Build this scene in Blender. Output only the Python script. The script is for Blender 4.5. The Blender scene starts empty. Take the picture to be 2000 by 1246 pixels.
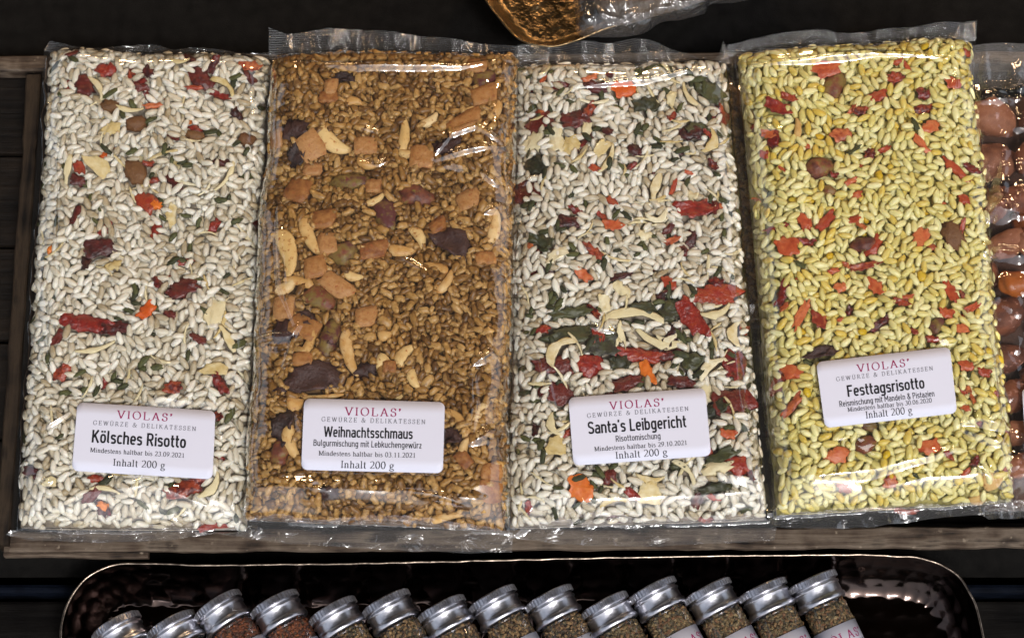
import bpy, bmesh, math, random
import numpy as np
from mathutils import Vector, Matrix

# ------------------------------------------------------------------ camera
scene = bpy.context.scene
COL = scene.collection
R = math.radians
TILT = R(18.0)
HFOV = R(30.0)
DIST = 821.0                       # mm
cam_d = bpy.data.cameras.new('camera')
cam_d.sensor_width = 36.0
cam_d.lens = 18.0 / math.tan(HFOV / 2)
cam_d.clip_start = 0.02
cam_d.clip_end = 50.0
cam = bpy.data.objects.new('camera', cam_d)
COL.objects.link(cam)
CAMP = np.array([0.0, -DIST * math.sin(TILT), DIST * math.cos(TILT)])
cam.location = Vector(CAMP * 0.001)
cam.rotation_euler = (TILT, 0, 0)
cam_d.dof.use_dof = True
cam_d.dof.focus_distance = 0.81
cam_d.dof.aperture_fstop = 14.0
scene.camera = cam

# ------------------------------------------------------------------ light
world = bpy.data.worlds.new('World')
scene.world = world
world.use_nodes = True
wn = world.node_tree
wn.nodes.clear()
sky = wn.nodes.new('ShaderNodeTexSky')
sky.sky_type = 'NISHITA'
sky.sun_disc = False
SUN_AZ, SUN_EL = R(152), R(58)     # azimuth clockwise from +Y: right front
sky.sun_elevation = SUN_EL
sky.sun_rotation = SUN_AZ
sky.air_density = 1.0
sky.dust_density = 4.0
hsv = wn.nodes.new('ShaderNodeHueSaturation')
hsv.inputs['Saturation'].default_value = 0.42
bg = wn.nodes.new('ShaderNodeBackground')
bg.inputs['Strength'].default_value = 0.14
wo = wn.nodes.new('ShaderNodeOutputWorld')
wn.links.new(sky.outputs[0], hsv.inputs['Color'])
wn.links.new(hsv.outputs[0], bg.inputs[0])
wn.links.new(bg.outputs[0], wo.inputs[0])

sd = bpy.data.lights.new('overcast_sun', 'SUN')
sd.energy = 1.5
sd.angle = R(12)
sd.color = (0.98, 0.985, 1.0)
so = bpy.data.objects.new('overcast_sun', sd)
COL.objects.link(so)
dv = Vector((math.sin(SUN_AZ) * math.cos(SUN_EL), math.cos(SUN_AZ) * math.cos(SUN_EL), math.sin(SUN_EL)))
so.rotation_euler = dv.to_track_quat('Z', 'Y').to_euler()

# warm bulbs of the stall, hanging behind the display (their glow is what
# the films and the upper tray mirror)
for i, (x, y, z) in enumerate(((0.14, 0.80, 0.46), (-0.36, 0.85, 0.50), (0.58, 0.80, 0.52))):
    ld = bpy.data.lights.new('stall_bulb', 'POINT')
    ld.energy = (6.0, 3.0, 5.0)[i]
    ld.color = (1.0, 0.66, 0.36)
    ld.shadow_soft_size = 0.05
    lo = bpy.data.objects.new('stall_bulb', ld)
    lo.location = (x, y, z)
    COL.objects.link(lo)

scene.view_settings.view_transform = 'Standard'
scene.view_settings.look = 'None'
scene.view_settings.gamma = 1.0
scene.view_settings.exposure = 0.38
scene.render.engine = 'CYCLES'
scene.cycles.transparent_max_bounces = 24
scene.cycles.max_bounces = 8
scene.cycles.use_denoising = True
scene.cycles.sample_clamp_indirect = 8.0

rng = np.random.default_rng(11)
random.seed(5)

# ------------------------------------------------------------------ helpers
def P(px, py, z=0.0):
    """point (mm) on the level z that the photograph shows at pixel px, py"""
    k = math.tan(HFOV / 2) / 1000.0
    xc, yc = (px - 1000) * k, -(py - 623) * k
    ct, st = math.cos(TILT), math.sin(TILT)
    d = np.array([xc, yc * ct + st, yc * st - ct])
    t = (z - CAMP[2]) / d[2]
    return CAMP + d * t

def tag(o, label=None, cat=None, group=None, kind=None):
    if label: o['label'] = label
    if cat: o['category'] = cat
    if group: o['group'] = group
    if kind: o['kind'] = kind
    return o

def empty(name, loc):
    o = bpy.data.objects.new(name, None)
    o.empty_display_size = 0.01
    o.location = Vector(loc) * 0.001
    COL.objects.link(o)
    return o

def mesh_np(name, V, F, smooth=True):
    """V (n,3) mm, F (m,k) with -1 allowed nowhere; all faces same k"""
    me = bpy.data.meshes.new(name)
    V = np.asarray(V, dtype=np.float32) * 0.001
    F = np.asarray(F, dtype=np.int32)
    n, (m, k) = len(V), F.shape
    me.vertices.add(n)
    me.vertices.foreach_set('co', V.ravel())
    me.loops.add(m * k)
    me.loops.foreach_set('vertex_index', F.ravel())
    me.polygons.add(m)
    me.polygons.foreach_set('loop_start', np.arange(0, m * k, k, dtype=np.int32))
    me.polygons.foreach_set('loop_total', np.full(m, k, dtype=np.int32))
    me.update(calc_edges=True)
    if smooth:
        me.polygons.foreach_set('use_smooth', np.ones(m, dtype=bool))
    me.validate()
    return me

def mesh_list(name, V, F, smooth=False):
    me = bpy.data.meshes.new(name)
    me.from_pydata([tuple(np.asarray(v) * 0.001) for v in V], [], F)
    me.update()
    if smooth:
        for p in me.polygons: p.use_smooth = True
    return me

def link(name, me, mat=None, parent=None, loc=None):
    o = bpy.data.objects.new(name, me)
    if mat is not None and len(me.materials) == 0:
        me.materials.append(mat)
    COL.objects.link(o)
    if parent is not None: o.parent = parent
    if loc is not None: o.location = Vector(loc) * 0.001
    return o

class Noise:
    """smooth pseudo noise, a sum of plane waves, about -1..1"""
    def __init__(self, scale, seed, n=9):
        r = np.random.default_rng(seed)
        a = r.uniform(0, 2 * math.pi, n)
        f = r.uniform(0.6, 1.5, n) * 2 * math.pi / scale
        self.kx, self.ky, self.ph = np.cos(a) * f, np.sin(a) * f, r.uniform(0, 6.283, n)
        self.n = n
    def __call__(self, x, y):
        x = np.asarray(x, float)[..., None]; y = np.asarray(y, float)[..., None]
        return np.sin(x * self.kx + y * self.ky + self.ph).sum(-1) / math.sqrt(self.n) * 0.8

# ------------------------------------------------------------------ materials
def new_mat(name):
    m = bpy.data.materials.new(name)
    m.use_nodes = True
    nt = m.node_tree
    nt.nodes.clear()
    out = nt.nodes.new('ShaderNodeOutputMaterial')
    return m, nt, out

def srgb(c):
    return tuple(((v / 255) / 12.92 if v / 255 <= 0.04045 else (((v / 255) + 0.055) / 1.055) ** 2.4) for v in c)

def ramp(nt, cols, fac):
    r = nt.nodes.new('ShaderNodeValToRGB')
    el = r.color_ramp.elements
    while len(el) < len(cols): el.new(0.5)
    for i, c in enumerate(cols):
        el[i].position = i / max(1, len(cols) - 1)
        el[i].color = (*srgb(c), 1)
    nt.links.new(fac, r.inputs[0])
    return r

def food_mat(name, cols, rough=0.45, mottle=0.35, scale=500.0, bump=0.25, spec=0.4, sss=0.0, spots=None):
    """a food material: every piece takes its own tone from the palette, with blotches over it"""
    m, nt, out = new_mat(name)
    N, L = nt.nodes, nt.links
    at = N.new('ShaderNodeAttribute'); at.attribute_name = 'tint'
    oi = N.new('ShaderNodeObjectInfo')
    ad = N.new('ShaderNodeMath'); ad.operation = 'ADD'
    L.new(at.outputs['Fac'], ad.inputs[0]); L.new(oi.outputs['Random'], ad.inputs[1])
    fr = N.new('ShaderNodeMath'); fr.operation = 'FRACT'
    L.new(ad.outputs[0], fr.inputs[0])
    geo = N.new('ShaderNodeNewGeometry')
    no = N.new('ShaderNodeTexNoise'); no.inputs['Scale'].default_value = scale
    no.inputs['Detail'].default_value = 3
    L.new(geo.outputs['Position'], no.inputs['Vector'])
    s1 = N.new('ShaderNodeMath'); s1.operation = 'MULTIPLY_ADD'
    L.new(no.outputs['Fac'], s1.inputs[0]); s1.inputs[1].default_value = mottle * 2
    s1.inputs[2].default_value = -mottle
    s2 = N.new('ShaderNodeMath'); s2.operation = 'ADD'; s2.use_clamp = True
    L.new(fr.outputs[0], s2.inputs[0]); L.new(s1.outputs[0], s2.inputs[1])
    rp = ramp(nt, cols, s2.outputs[0])
    colout = rp.outputs[0]
    if spots:
        n3 = N.new('ShaderNodeTexNoise'); n3.inputs['Scale'].default_value = scale * 2.2
        n3.inputs['Detail'].default_value = 2
        L.new(geo.outputs['Position'], n3.inputs['Vector'])
        mr = N.new('ShaderNodeMapRange'); mr.inputs[1].default_value = 0.60; mr.inputs[2].default_value = 0.72
        L.new(n3.outputs['Fac'], mr.inputs[0])
        mx = N.new('ShaderNodeMix'); mx.data_type = 'RGBA'
        L.new(mr.outputs[0], mx.inputs[0]); L.new(colout, mx.inputs[6])
        mx.inputs[7].default_value = (*srgb(spots), 1)
        colout = mx.outputs[2]
    b = N.new('ShaderNodeBsdfPrincipled')
    L.new(colout, b.inputs['Base Color'])
    b.inputs['Roughness'].default_value = rough
    b.inputs['Specular IOR Level'].default_value = spec
    if sss:
        b.inputs['Subsurface Weight'].default_value = sss
        b.inputs['Subsurface Radius'].default_value = (0.0012, 0.0009, 0.0006)
        b.inputs['Subsurface Scale'].default_value = 1.0
    if bump:
        n2 = N.new('ShaderNodeTexNoise'); n2.inputs['Scale'].default_value = scale * 1.8
        n2.inputs['Detail'].default_value = 3
        L.new(geo.outputs['Position'], n2.inputs['Vector'])
        bp = N.new('ShaderNodeBump'); bp.inputs['Strength'].default_value = bump
        bp.inputs['Distance'].default_value = 0.0005
        L.new(n2.outputs['Fac'], bp.inputs['Height']); L.new(bp.outputs[0], b.inputs['Normal'])
    L.new(b.outputs[0], out.inputs[0])
    return m

def film_mat(name, gain=1.5, rough=0.05, haze=0.02, crimp=None, micro=0.5, mscale=90.0, tintc=(1, 1, 1)):
    """thin clear film: fresnel mirror over transparency, faint haze, fine crinkles"""
    m, nt, out = new_mat(name)
    N, L = nt.nodes, nt.links
    tc = N.new('ShaderNodeTexCoord')
    no = N.new('ShaderNodeTexNoise'); no.inputs['Scale'].default_value = mscale
    no.inputs['Detail'].default_value = 4; no.inputs['Roughness'].default_value = 0.55
    no.inputs['Distortion'].default_value = 0.6
    L.new(tc.outputs['Object'], no.inputs['Vector'])
    bp = N.new('ShaderNodeBump'); bp.inputs['Strength'].default_value = micro
    bp.inputs['Distance'].default_value = 0.002
    L.new(no.outputs['Fac'], bp.inputs['Height'])
    nrm = bp.outputs[0]
    if crimp:
        wv = N.new('ShaderNodeTexWave'); wv.wave_type = 'BANDS'; wv.bands_direction = 'Y'
        wv.inputs['Scale'].default_value = crimp
        wv.inputs['Distortion'].default_value = 0.6
        L.new(tc.outputs['Object'], wv.inputs['Vector'])
        b2 = N.new('ShaderNodeBump'); b2.inputs['Strength'].default_value = 0.6
        b2.inputs['Distance'].default_value = 0.0004
        L.new(wv.outputs['Fac'], b2.inputs['Height']); L.new(nrm, b2.inputs['Normal'])
        nrm = b2.outputs[0]
    fr = N.new('ShaderNodeFresnel')
    gm = N.new('ShaderNodeNewGeometry')           # a thin sheet mirrors alike from both sides
    mi = N.new('ShaderNodeMapRange'); mi.inputs[3].default_value = 1.5; mi.inputs[4].default_value = 1 / 1.5
    L.new(gm.outputs['Backfacing'], mi.inputs[0]); L.new(mi.outputs[0], fr.inputs['IOR'])
    L.new(nrm, fr.inputs['Normal'])
    mu = N.new('ShaderNodeMath'); mu.operation = 'MULTIPLY'; mu.use_clamp = True
    L.new(fr.outputs[0], mu.inputs[0]); mu.inputs[1].default_value = gain
    tr = N.new('ShaderNodeBsdfTransparent'); tr.inputs[0].default_value = (0.97 * tintc[0], 0.97 * tintc[1], 0.965 * tintc[2], 1)
    df = N.new('ShaderNodeBsdfDiffuse'); df.inputs[0].default_value = (0.8, 0.8, 0.8, 1)
    L.new(nrm, df.inputs['Normal'])
    mh = N.new('ShaderNodeMixShader'); mh.inputs[0].default_value = haze
    L.new(tr.outputs[0], mh.inputs[1]); L.new(df.outputs[0], mh.inputs[2])
    gl = N.new('ShaderNodeBsdfGlossy'); gl.inputs['Roughness'].default_value = rough
    gl.inputs[0].default_value = (1, 1, 1, 1)
    L.new(nrm, gl.inputs['Normal'])
    ms = N.new('ShaderNodeMixShader')
    L.new(mu.outputs[0], ms.inputs[0]); L.new(mh.outputs[0], ms.inputs[1]); L.new(gl.outputs[0], ms.inputs[2])
    L.new(ms.outputs[0], out.inputs[0])
    return m

def solid_mat(name, col, rough=0.5, metal=0.0, spec=0.5, noise=None, bump=None):
    m, nt, out = new_mat(name)
    N, L = nt.nodes, nt.links
    b = N.new('ShaderNodeBsdfPrincipled')
    b.inputs['Base Color'].default_value = (*col, 1)
    b.inputs['Roughness'].default_value = rough
    b.inputs['Metallic'].default_value = metal
    b.inputs['Specular IOR Level'].default_value = spec
    geo = N.new('ShaderNodeNewGeometry')
    if noise:
        sc, amt = noise
        no = N.new('ShaderNodeTexNoise'); no.inputs['Scale'].default_value = sc; no.inputs['Detail'].default_value = 5
        L.new(geo.outputs['Position'], no.inputs['Vector'])
        mr = N.new('ShaderNodeMapRange')
        mr.inputs[1].default_value = 0.3; mr.inputs[2].default_value = 0.7
        mr.inputs[3].default_value = 1 - amt; mr.inputs[4].default_value = 1 + amt
        L.new(no.outputs['Fac'], mr.inputs[0])
        mx = N.new('ShaderNodeMix'); mx.data_type = 'RGBA'; mx.blend_type = 'MULTIPLY'
        mx.inputs[0].default_value = 1
        mx.inputs[6].default_value = (*col, 1)
        L.new(mr.outputs[0], mx.inputs[7])
        L.new(mx.outputs[2], b.inputs['Base Color'])
    if bump:
        sc, st, dist = bump
        n2 = N.new('ShaderNodeTexNoise'); n2.inputs['Scale'].default_value = sc; n2.inputs['Detail'].default_value = 5
        L.new(geo.outputs['Position'], n2.inputs['Vector'])
        bp = N.new('ShaderNodeBump'); bp.inputs['Strength'].default_value = st; bp.inputs['Distance'].default_value = dist
        L.new(n2.outputs['Fac'], bp.inputs['Height']); L.new(bp.outputs[0], b.inputs['Normal'])
    L.new(b.outputs[0], out.inputs[0])
    return m

def wood_mat(name, cols, stretch=(8, 160, 160), axis='X', spec=0.15, chips=0.0):
    m, nt, out = new_mat(name)
    N, L = nt.nodes, nt.links
    geo = N.new('ShaderNodeNewGeometry')
    mp = N.new('ShaderNodeMapping')
    s = stretch if axis == 'X' else (stretch[1], stretch[0], stretch[2])
    mp.inputs['Scale'].default_value = s
    L.new(geo.outputs['Position'], mp.inputs[0])
    no = N.new('ShaderNodeTexNoise'); no.inputs['Scale'].default_value = 1.6; no.inputs['Detail'].default_value = 8
    no.inputs['Roughness'].default_value = 0.65; no.inputs['Distortion'].default_value = 0.5
    L.new(mp.outputs[0], no.inputs['Vector'])
    mp2 = N.new('ShaderNodeMapping'); mp2.inputs['Scale'].default_value = (60, 60, 60)
    L.new(geo.outputs['Position'], mp2.inputs[0])
    n2 = N.new('ShaderNodeTexNoise'); n2.inputs['Scale'].default_value = 1.0; n2.inputs['Detail'].default_value = 6
    L.new(mp2.outputs[0], n2.inputs['Vector'])
    av = N.new('ShaderNodeMath'); av.operation = 'ADD'
    L.new(no.outputs['Fac'], av.inputs[0]); L.new(n2.outputs['Fac'], av.inputs[1])
    mr = N.new('ShaderNodeMapRange'); mr.inputs[1].default_value = 0.75; mr.inputs[2].default_value = 1.25
    L.new(av.outputs[0], mr.inputs[0])
    rp = ramp(nt, cols, mr.outputs[0])
    n4 = N.new('ShaderNodeTexNoise'); n4.inputs['Scale'].default_value = 5.0; n4.inputs['Detail'].default_value = 3
    L.new(mp2.outputs[0], n4.inputs['Vector'])
    m4 = N.new('ShaderNodeMapRange'); m4.inputs[1].default_value = 0.66; m4.inputs[2].default_value = 0.74; m4.inputs[4].default_value = chips
    L.new(n4.outputs['Fac'], m4.inputs[0])
    x4 = N.new('ShaderNodeMix'); x4.data_type = 'RGBA'
    L.new(m4.outputs[0], x4.inputs[0]); L.new(rp.outputs[0], x4.inputs[6]); x4.inputs[7].default_value = (0.24, 0.19, 0.14, 1)
    b = N.new('ShaderNodeBsdfPrincipled')
    L.new(x4.outputs[2], b.inputs['Base Color'])
    b.inputs['Roughness'].default_value = 0.65
    b.inputs['Specular IOR Level'].default_value = spec
    bp = N.new('ShaderNodeBump'); bp.inputs['Strength'].default_value = 0.8; bp.inputs['Distance'].default_value = 0.0009
    L.new(av.outputs[0], bp.inputs['Height']); L.new(bp.outputs[0], b.inputs['Normal'])
    L.new(b.outputs[0], out.inputs[0])
    return m

M = {}
M['rice_white'] = food_mat('rice_white', [(166, 150, 120), (204, 195, 174), (218, 212, 196), (231, 227, 215), (188, 178, 156)], 0.30, 0.26, 420, 0.12, sss=0.25)
M['rice_yellow'] = food_mat('rice_yellow', [(202, 188, 112), (220, 210, 146), (231, 225, 172), (214, 204, 130), (210, 182, 80)], 0.30, 0.24, 420, 0.12, sss=0.25)
M['bulgur'] = food_mat('bulgur', [(88, 58, 24), (130, 92, 42), (158, 118, 60), (186, 148, 90), (106, 72, 32)], 0.4, 0.4, 600, 0.2, sss=0.25)
M['tomato'] = food_mat('tomato', [(60, 10, 8), (112, 20, 12), (140, 34, 20), (156, 62, 30), (84, 14, 12)], 0.32, 0.6, 420, 1.0, 0.6)
M['tomato_dark'] = food_mat('tomato_dark', [(44, 12, 12), (78, 18, 16), (104, 34, 24), (60, 14, 14)], 0.35, 0.6, 420, 1.0, 0.5)
M['pepper'] = food_mat('pepper', [(150, 52, 26), (178, 78, 40), (196, 110, 64), (128, 40, 22)], 0.38, 0.55, 450, 0.5, 0.5)
M['carrot'] = food_mat('carrot', [(208, 104, 24), (216, 124, 40), (196, 84, 20)], 0.4, 0.3, 450, 0.5)
M['leek'] = food_mat('leek', [(206, 190, 144), (220, 208, 170), (196, 172, 112), (228, 220, 190)], 0.5, 0.3, 350, 0.6)
M['herb'] = food_mat('herb', [(36, 40, 18), (58, 62, 28), (80, 82, 40), (44, 48, 22)], 0.6, 0.4, 600, 0.6)
M['green_veg'] = food_mat('green_veg', [(34, 34, 20), (52, 54, 30), (72, 74, 40), (42, 38, 26)], 0.45, 0.5, 350, 0.9, 0.5)
M['mushroom'] = food_mat('mushroom', [(86, 54, 26), (122, 84, 46), (104, 66, 34)], 0.6, 0.4, 500, 0.9)
M['apple'] = food_mat('apple', [(146, 96, 50), (176, 130, 80), (160, 110, 58), (122, 70, 32)], 0.5, 0.5, 420, 0.9, 0.3, spots=(150, 84, 44))
M['almond'] = food_mat('almond', [(206, 168, 104), (216, 186, 128), (190, 144, 80), (222, 196, 146)], 0.45, 0.3, 280, 0.3, 0.3, spots=(168, 112, 56))
M['pistachio'] = food_mat('pistachio', [(78, 36, 30), (118, 62, 38), (124, 102, 48), (88, 42, 40)], 0.5, 0.8, 260, 1.0, 0.4, spots=(116, 100, 40))
M['cranberry'] = food_mat('cranberry', [(36, 16, 12), (62, 32, 22), (52, 24, 22)], 0.6, 0.6, 450, 1.0, 0.5)
M['corn'] = food_mat('corn', [(206, 178, 40), (198, 160, 24), (214, 196, 84)], 0.4, 0.3, 400, 0.3)
M['sugared'] = food_mat('sugared', [(78, 38, 20), (116, 62, 36), (142, 90, 62), (92, 46, 24)], 0.68, 0.5, 170, 0.9, 0.5, spots=(168, 120, 104))
M['caramel'] = food_mat('caramel', [(134, 66, 20), (156, 84, 28)], 0.4, 0.4, 200, 0.6)
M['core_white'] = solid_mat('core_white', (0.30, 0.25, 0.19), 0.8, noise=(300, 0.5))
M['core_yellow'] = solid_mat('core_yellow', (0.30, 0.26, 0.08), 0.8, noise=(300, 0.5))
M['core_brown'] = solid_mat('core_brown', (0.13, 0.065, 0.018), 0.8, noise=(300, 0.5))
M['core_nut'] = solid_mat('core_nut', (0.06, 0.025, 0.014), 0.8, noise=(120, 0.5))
M['film'] = film_mat('clear_film', 2.8, 0.022, 0.010, micro=0.12, mscale=60)
M['film_seal'] = film_mat('film_seal', 1.7, 0.09, 0.03, crimp=330, micro=0.3, mscale=110)
M['film_hem'] = film_mat('film_hem', 3.0, 0.07, 0.05, micro=0.6, mscale=140)
M['film_crinkle'] = film_mat('film_crinkle', 2.6, 0.06, 0.10, micro=1.0, mscale=60)
M['label'] = solid_mat('label_paper', (0.53, 0.53, 0.61), 0.55, spec=0.3, bump=(900, 0.15, 0.0001))
M['ink'] = solid_mat('black_ink', (0.006, 0.006, 0.009), 0.5, spec=0.3)
M['ink_grey'] = solid_mat('grey_ink', (0.10, 0.10, 0.12), 0.5, spec=0.3)
M['ink_red'] = solid_mat('crimson_ink', (0.22, 0.01, 0.075), 0.5, spec=0.3)
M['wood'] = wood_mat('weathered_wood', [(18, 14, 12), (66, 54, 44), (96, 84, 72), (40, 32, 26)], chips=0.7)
M['wood_y_shaded'] = wood_mat('weathered_wood_y_shaded', [(12, 9, 7), (36, 28, 21), (50, 40, 30), (26, 20, 15)], axis='Y')  # darker copy of the rail wood, the divider's shade put into its colour
M['wood_shaded'] = wood_mat('weathered_wood_shaded', [(8, 6, 5), (22, 17, 13), (32, 25, 19)])  # same wood darkened further, shade below the rails put into the colour

# ------------------------------------------------------------------ piece shapes
def sphere_grid(nu, nv):
    """unit sphere, long axis along x; returns V, F(quads; degenerate caps as tiny rings)"""
    V = []; F = []
    for i in range(nu + 1):
        t = math.pi * (0.06 + 0.88 * i / nu)
        for j in range(nv):
            p = 2 * math.pi * j / nv
            V.append((-math.cos(t), math.sin(t) * math.cos(p), math.sin(t) * math.sin(p)))
    for i in range(nu):
        for j in range(nv):
            a = i * nv + j; b = i * nv + (j + 1) % nv
            F.append((a, b, b + nv, a + nv))
    V = np.array(V)
    V[:nv, 0] = V[:nv, 0].mean() - 0.02
    return V, F

def caps(F, nu, nv, n0):
    # close both end rings with quads fans (nv even)
    out = list(F)
    for base in (0, nu * nv):
        for j in range(1, nv - 2, 2):
            f = (base, base + j, base + j + 1, base + j + 2)
            out.append(f if base else f[::-1])
    return out

def blob(nu=6, nv=8, e1=1.0, e2=1.0, lump=0.0, seed=0, lumpf=2.2, blunt=0.0):
    V, F = sphere_grid(nu, nv)
    if blunt:
        rr = np.hypot(V[:, 1], V[:, 2])
        V[:, 1:] *= (np.maximum(rr, 0.05) ** (-blunt))[:, None]
    F = caps(F, nu, nv, 0)
    S = np.sign(V) * np.abs(V) ** np.array([e1, e2, e2])
    V = S
    if lump:
        r = np.random.default_rng(seed)
        d = np.zeros(len(V))
        for _ in range(6):
            k = r.normal(size=3) * lumpf
            d += np.sin(V @ k + r.uniform(0, 6.28))
        V = V * (1 + lump * d[:, None] / 2.4)
    return V, np.array(F)

def shape_rice(seed):
    r = np.random.default_rng(seed)
    V, F = blob(6, 6, 1.0, 1.0, 0.05, seed, blunt=0.28)
    V[:, 1] *= 1 - 0.10 * r.uniform() * V[:, 0]
    V[:, 1] += 0.10 * r.uniform(-1, 1) * V[:, 0] ** 2
    # the germ notch
    m = (V[:, 0] > 0.62) & (V[:, 1] > 0)
    V[m, 1] *= 0.55
    return V, F

def shape_bulgur(seed):
    r = np.random.default_rng(seed)
    V, F = blob(5, 6, 0.75, 0.72, 0.30, seed, 2.8, blunt=0.3)
    return V, F

def shape_flake(seed):
    """crumpled dried skin: thin, ragged, curled"""
    r = np.random.default_rng(seed)
    V, F = blob(10, 14, 0.75, 0.8, 0.16, seed, 3.0)
    x, y = V[:, 0].copy(), V[:, 1].copy()
    V[:, 2] *= 0.5
    a, b = r.uniform(-0.9, 0.9, 2)
    q = r.uniform(0, 6.28, 8)
    V[:, 2] += a * x * x + b * y * y + 0.45 * np.sin(3.4 * x + q[0]) * np.sin(3.8 * y + q[1]) + 0.28 * np.sin(8 * x + 3 * y + q[2]) + 0.22 * np.sin(9 * y - 4 * x + q[3])
    ang = np.arctan2(y, x)
    rr = 1 + 0.13 * np.sin(2 * ang + q[4]) + 0.09 * np.sin(3 * ang + q[5]) + 0.07 * np.sin(7 * ang + q[6]) + 0.05 * np.sin(11 * ang + q[1])
    V[:, 0] *= rr; V[:, 1] *= rr
    V[:, 0] += 0.12 * np.sin(5 * y + q[7]); V[:, 1] += 0.12 * np.sin(6 * x + q[0])
    return V, F

def shape_chunk(seed):
    r = np.random.default_rng(seed)
    V, F = blob(9, 12, 0.7, 0.7, 0.2, seed, 3.2)
    k = r.normal(size=3) * 7
    V = V * (1 + 0.07 * np.sin(V @ k))[:, None]
    return V, F

def shape_strip(seed, bend=None):
    """shred with a curl, flat section"""
    r = np.random.default_rng(seed)
    n = 9
    cs = np.array([(-1, -0.5), (-0.6, 0.6), (0.6, 0.8), (1, -0.4)])
    V = []; F = []
    bend = r.uniform(-0.28, 0.28) if bend is None else bend
    w3 = r.uniform(-1, 1, 4)
    for i in range(n):
        s = -1 + 2 * i / (n - 1)
        wd = (1 - 0.35 * abs(s) ** 3) * (1 + 0.28 * math.sin(3.3 * s + 6 * w3[0]) + 0.12 * math.sin(8 * s + 5 * w3[1]))
        tw = 0.5 * w3[2] * s
        for (a, b) in cs:
            yy, zz = a * wd * math.cos(tw) - b * math.sin(tw) * 0.6, b + a * wd * math.sin(tw) * 0.6
            V.append((s, yy, zz, bend * (s * s - 0.35), 0.9 * w3[3] * (s * s - 0.3)))
    V = np.array(V)
    for i in range(n - 1):
        for j in range(4):
            a = i * 4 + j; b = i * 4 + (j + 1) % 4
            F.append((a, b, b + 4, a + 4))
    F.append((3, 2, 1, 0)); F.append(tuple(range((n - 1) * 4, n * 4)))
    return V, np.array(F)

def shape_cube(seed):
    V, F = blob(6, 8, 0.42, 0.42, 0.05, seed)
    rot = math.pi / 8
    return V, F

def box_piece(seed):
    r = np.random.default_rng(seed)
    g = np.linspace(-1, 1, 4)
    idx = {}; V = []; F = []
    def vid(p):
        k = tuple(np.round(p, 3))
        if k not in idx:
            idx[k] = len(V); V.append(p)
        return idx[k]
    for ax in range(3):
        for s in (-1, 1):
            for i in range(3):
                for j in range(3):
                    q = []
                    for (a, b) in ((i, j), (i + 1, j), (i + 1, j + 1), (i, j + 1)):
                        p = [0, 0, 0]; p[ax] = s; p[(ax + 1) % 3] = g[a]; p[(ax + 2) % 3] = g[b]
                        q.append(vid(p))
                    F.append(tuple(q) if s > 0 else tuple(q[::-1]))
    V = np.array(V, float)
    n = np.linalg.norm(V, axis=1, keepdims=True)
    V = V * (1 - 0.13 * (n - 1) ** 1.2 * (n > 1.1))
    for _ in range(5):
        k = r.normal(size=3) * 1.8
        V += 0.045 * np.sin(V @ k + r.uniform(0, 6))[:, None] * r.normal(size=3)
    # skew
    V[:, 0] += r.uniform(-0.25, 0.25) * V[:, 1]
    return V, np.array(F)

def shape_nut(seed):
    r = np.random.default_rng(seed)
    V, F = blob(11, 14, 0.9, 0.95, 0.15, seed, 2.8)
    V = V * (1 + 0.035 * np.sin(V @ (r.normal(size=3) * 9)) + 0.03 * np.sin(V @ (r.normal(size=3) * 11)))[:, None]
    V[:, 1] *= 1 - 0.22 * V[:, 0]
    V[:, 2] *= 1 - 0.12 * V[:, 0]
    return V, F

def shape_sliver(seed):
    r = np.random.default_rng(seed)
    V, F = blob(7, 8, 0.7, 0.75, 0.07, seed)
    V[:, 1] *= 1 - 0.3 * V[:, 0]
    b = r.uniform(-0.7, 0.7)
    V[:, 1] += b * (V[:, 0] ** 2)
    return V, F

def shape_shard(seed):
    r = np.random.default_rng(seed)
    V, F = blob(4, 6, 0.7, 0.7, 0.28, seed, 3.0)
    return V, F

def shape_granule(seed):
    return blob(4, 6, 0.8, 0.8, 0.2, seed, 2.5)

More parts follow.
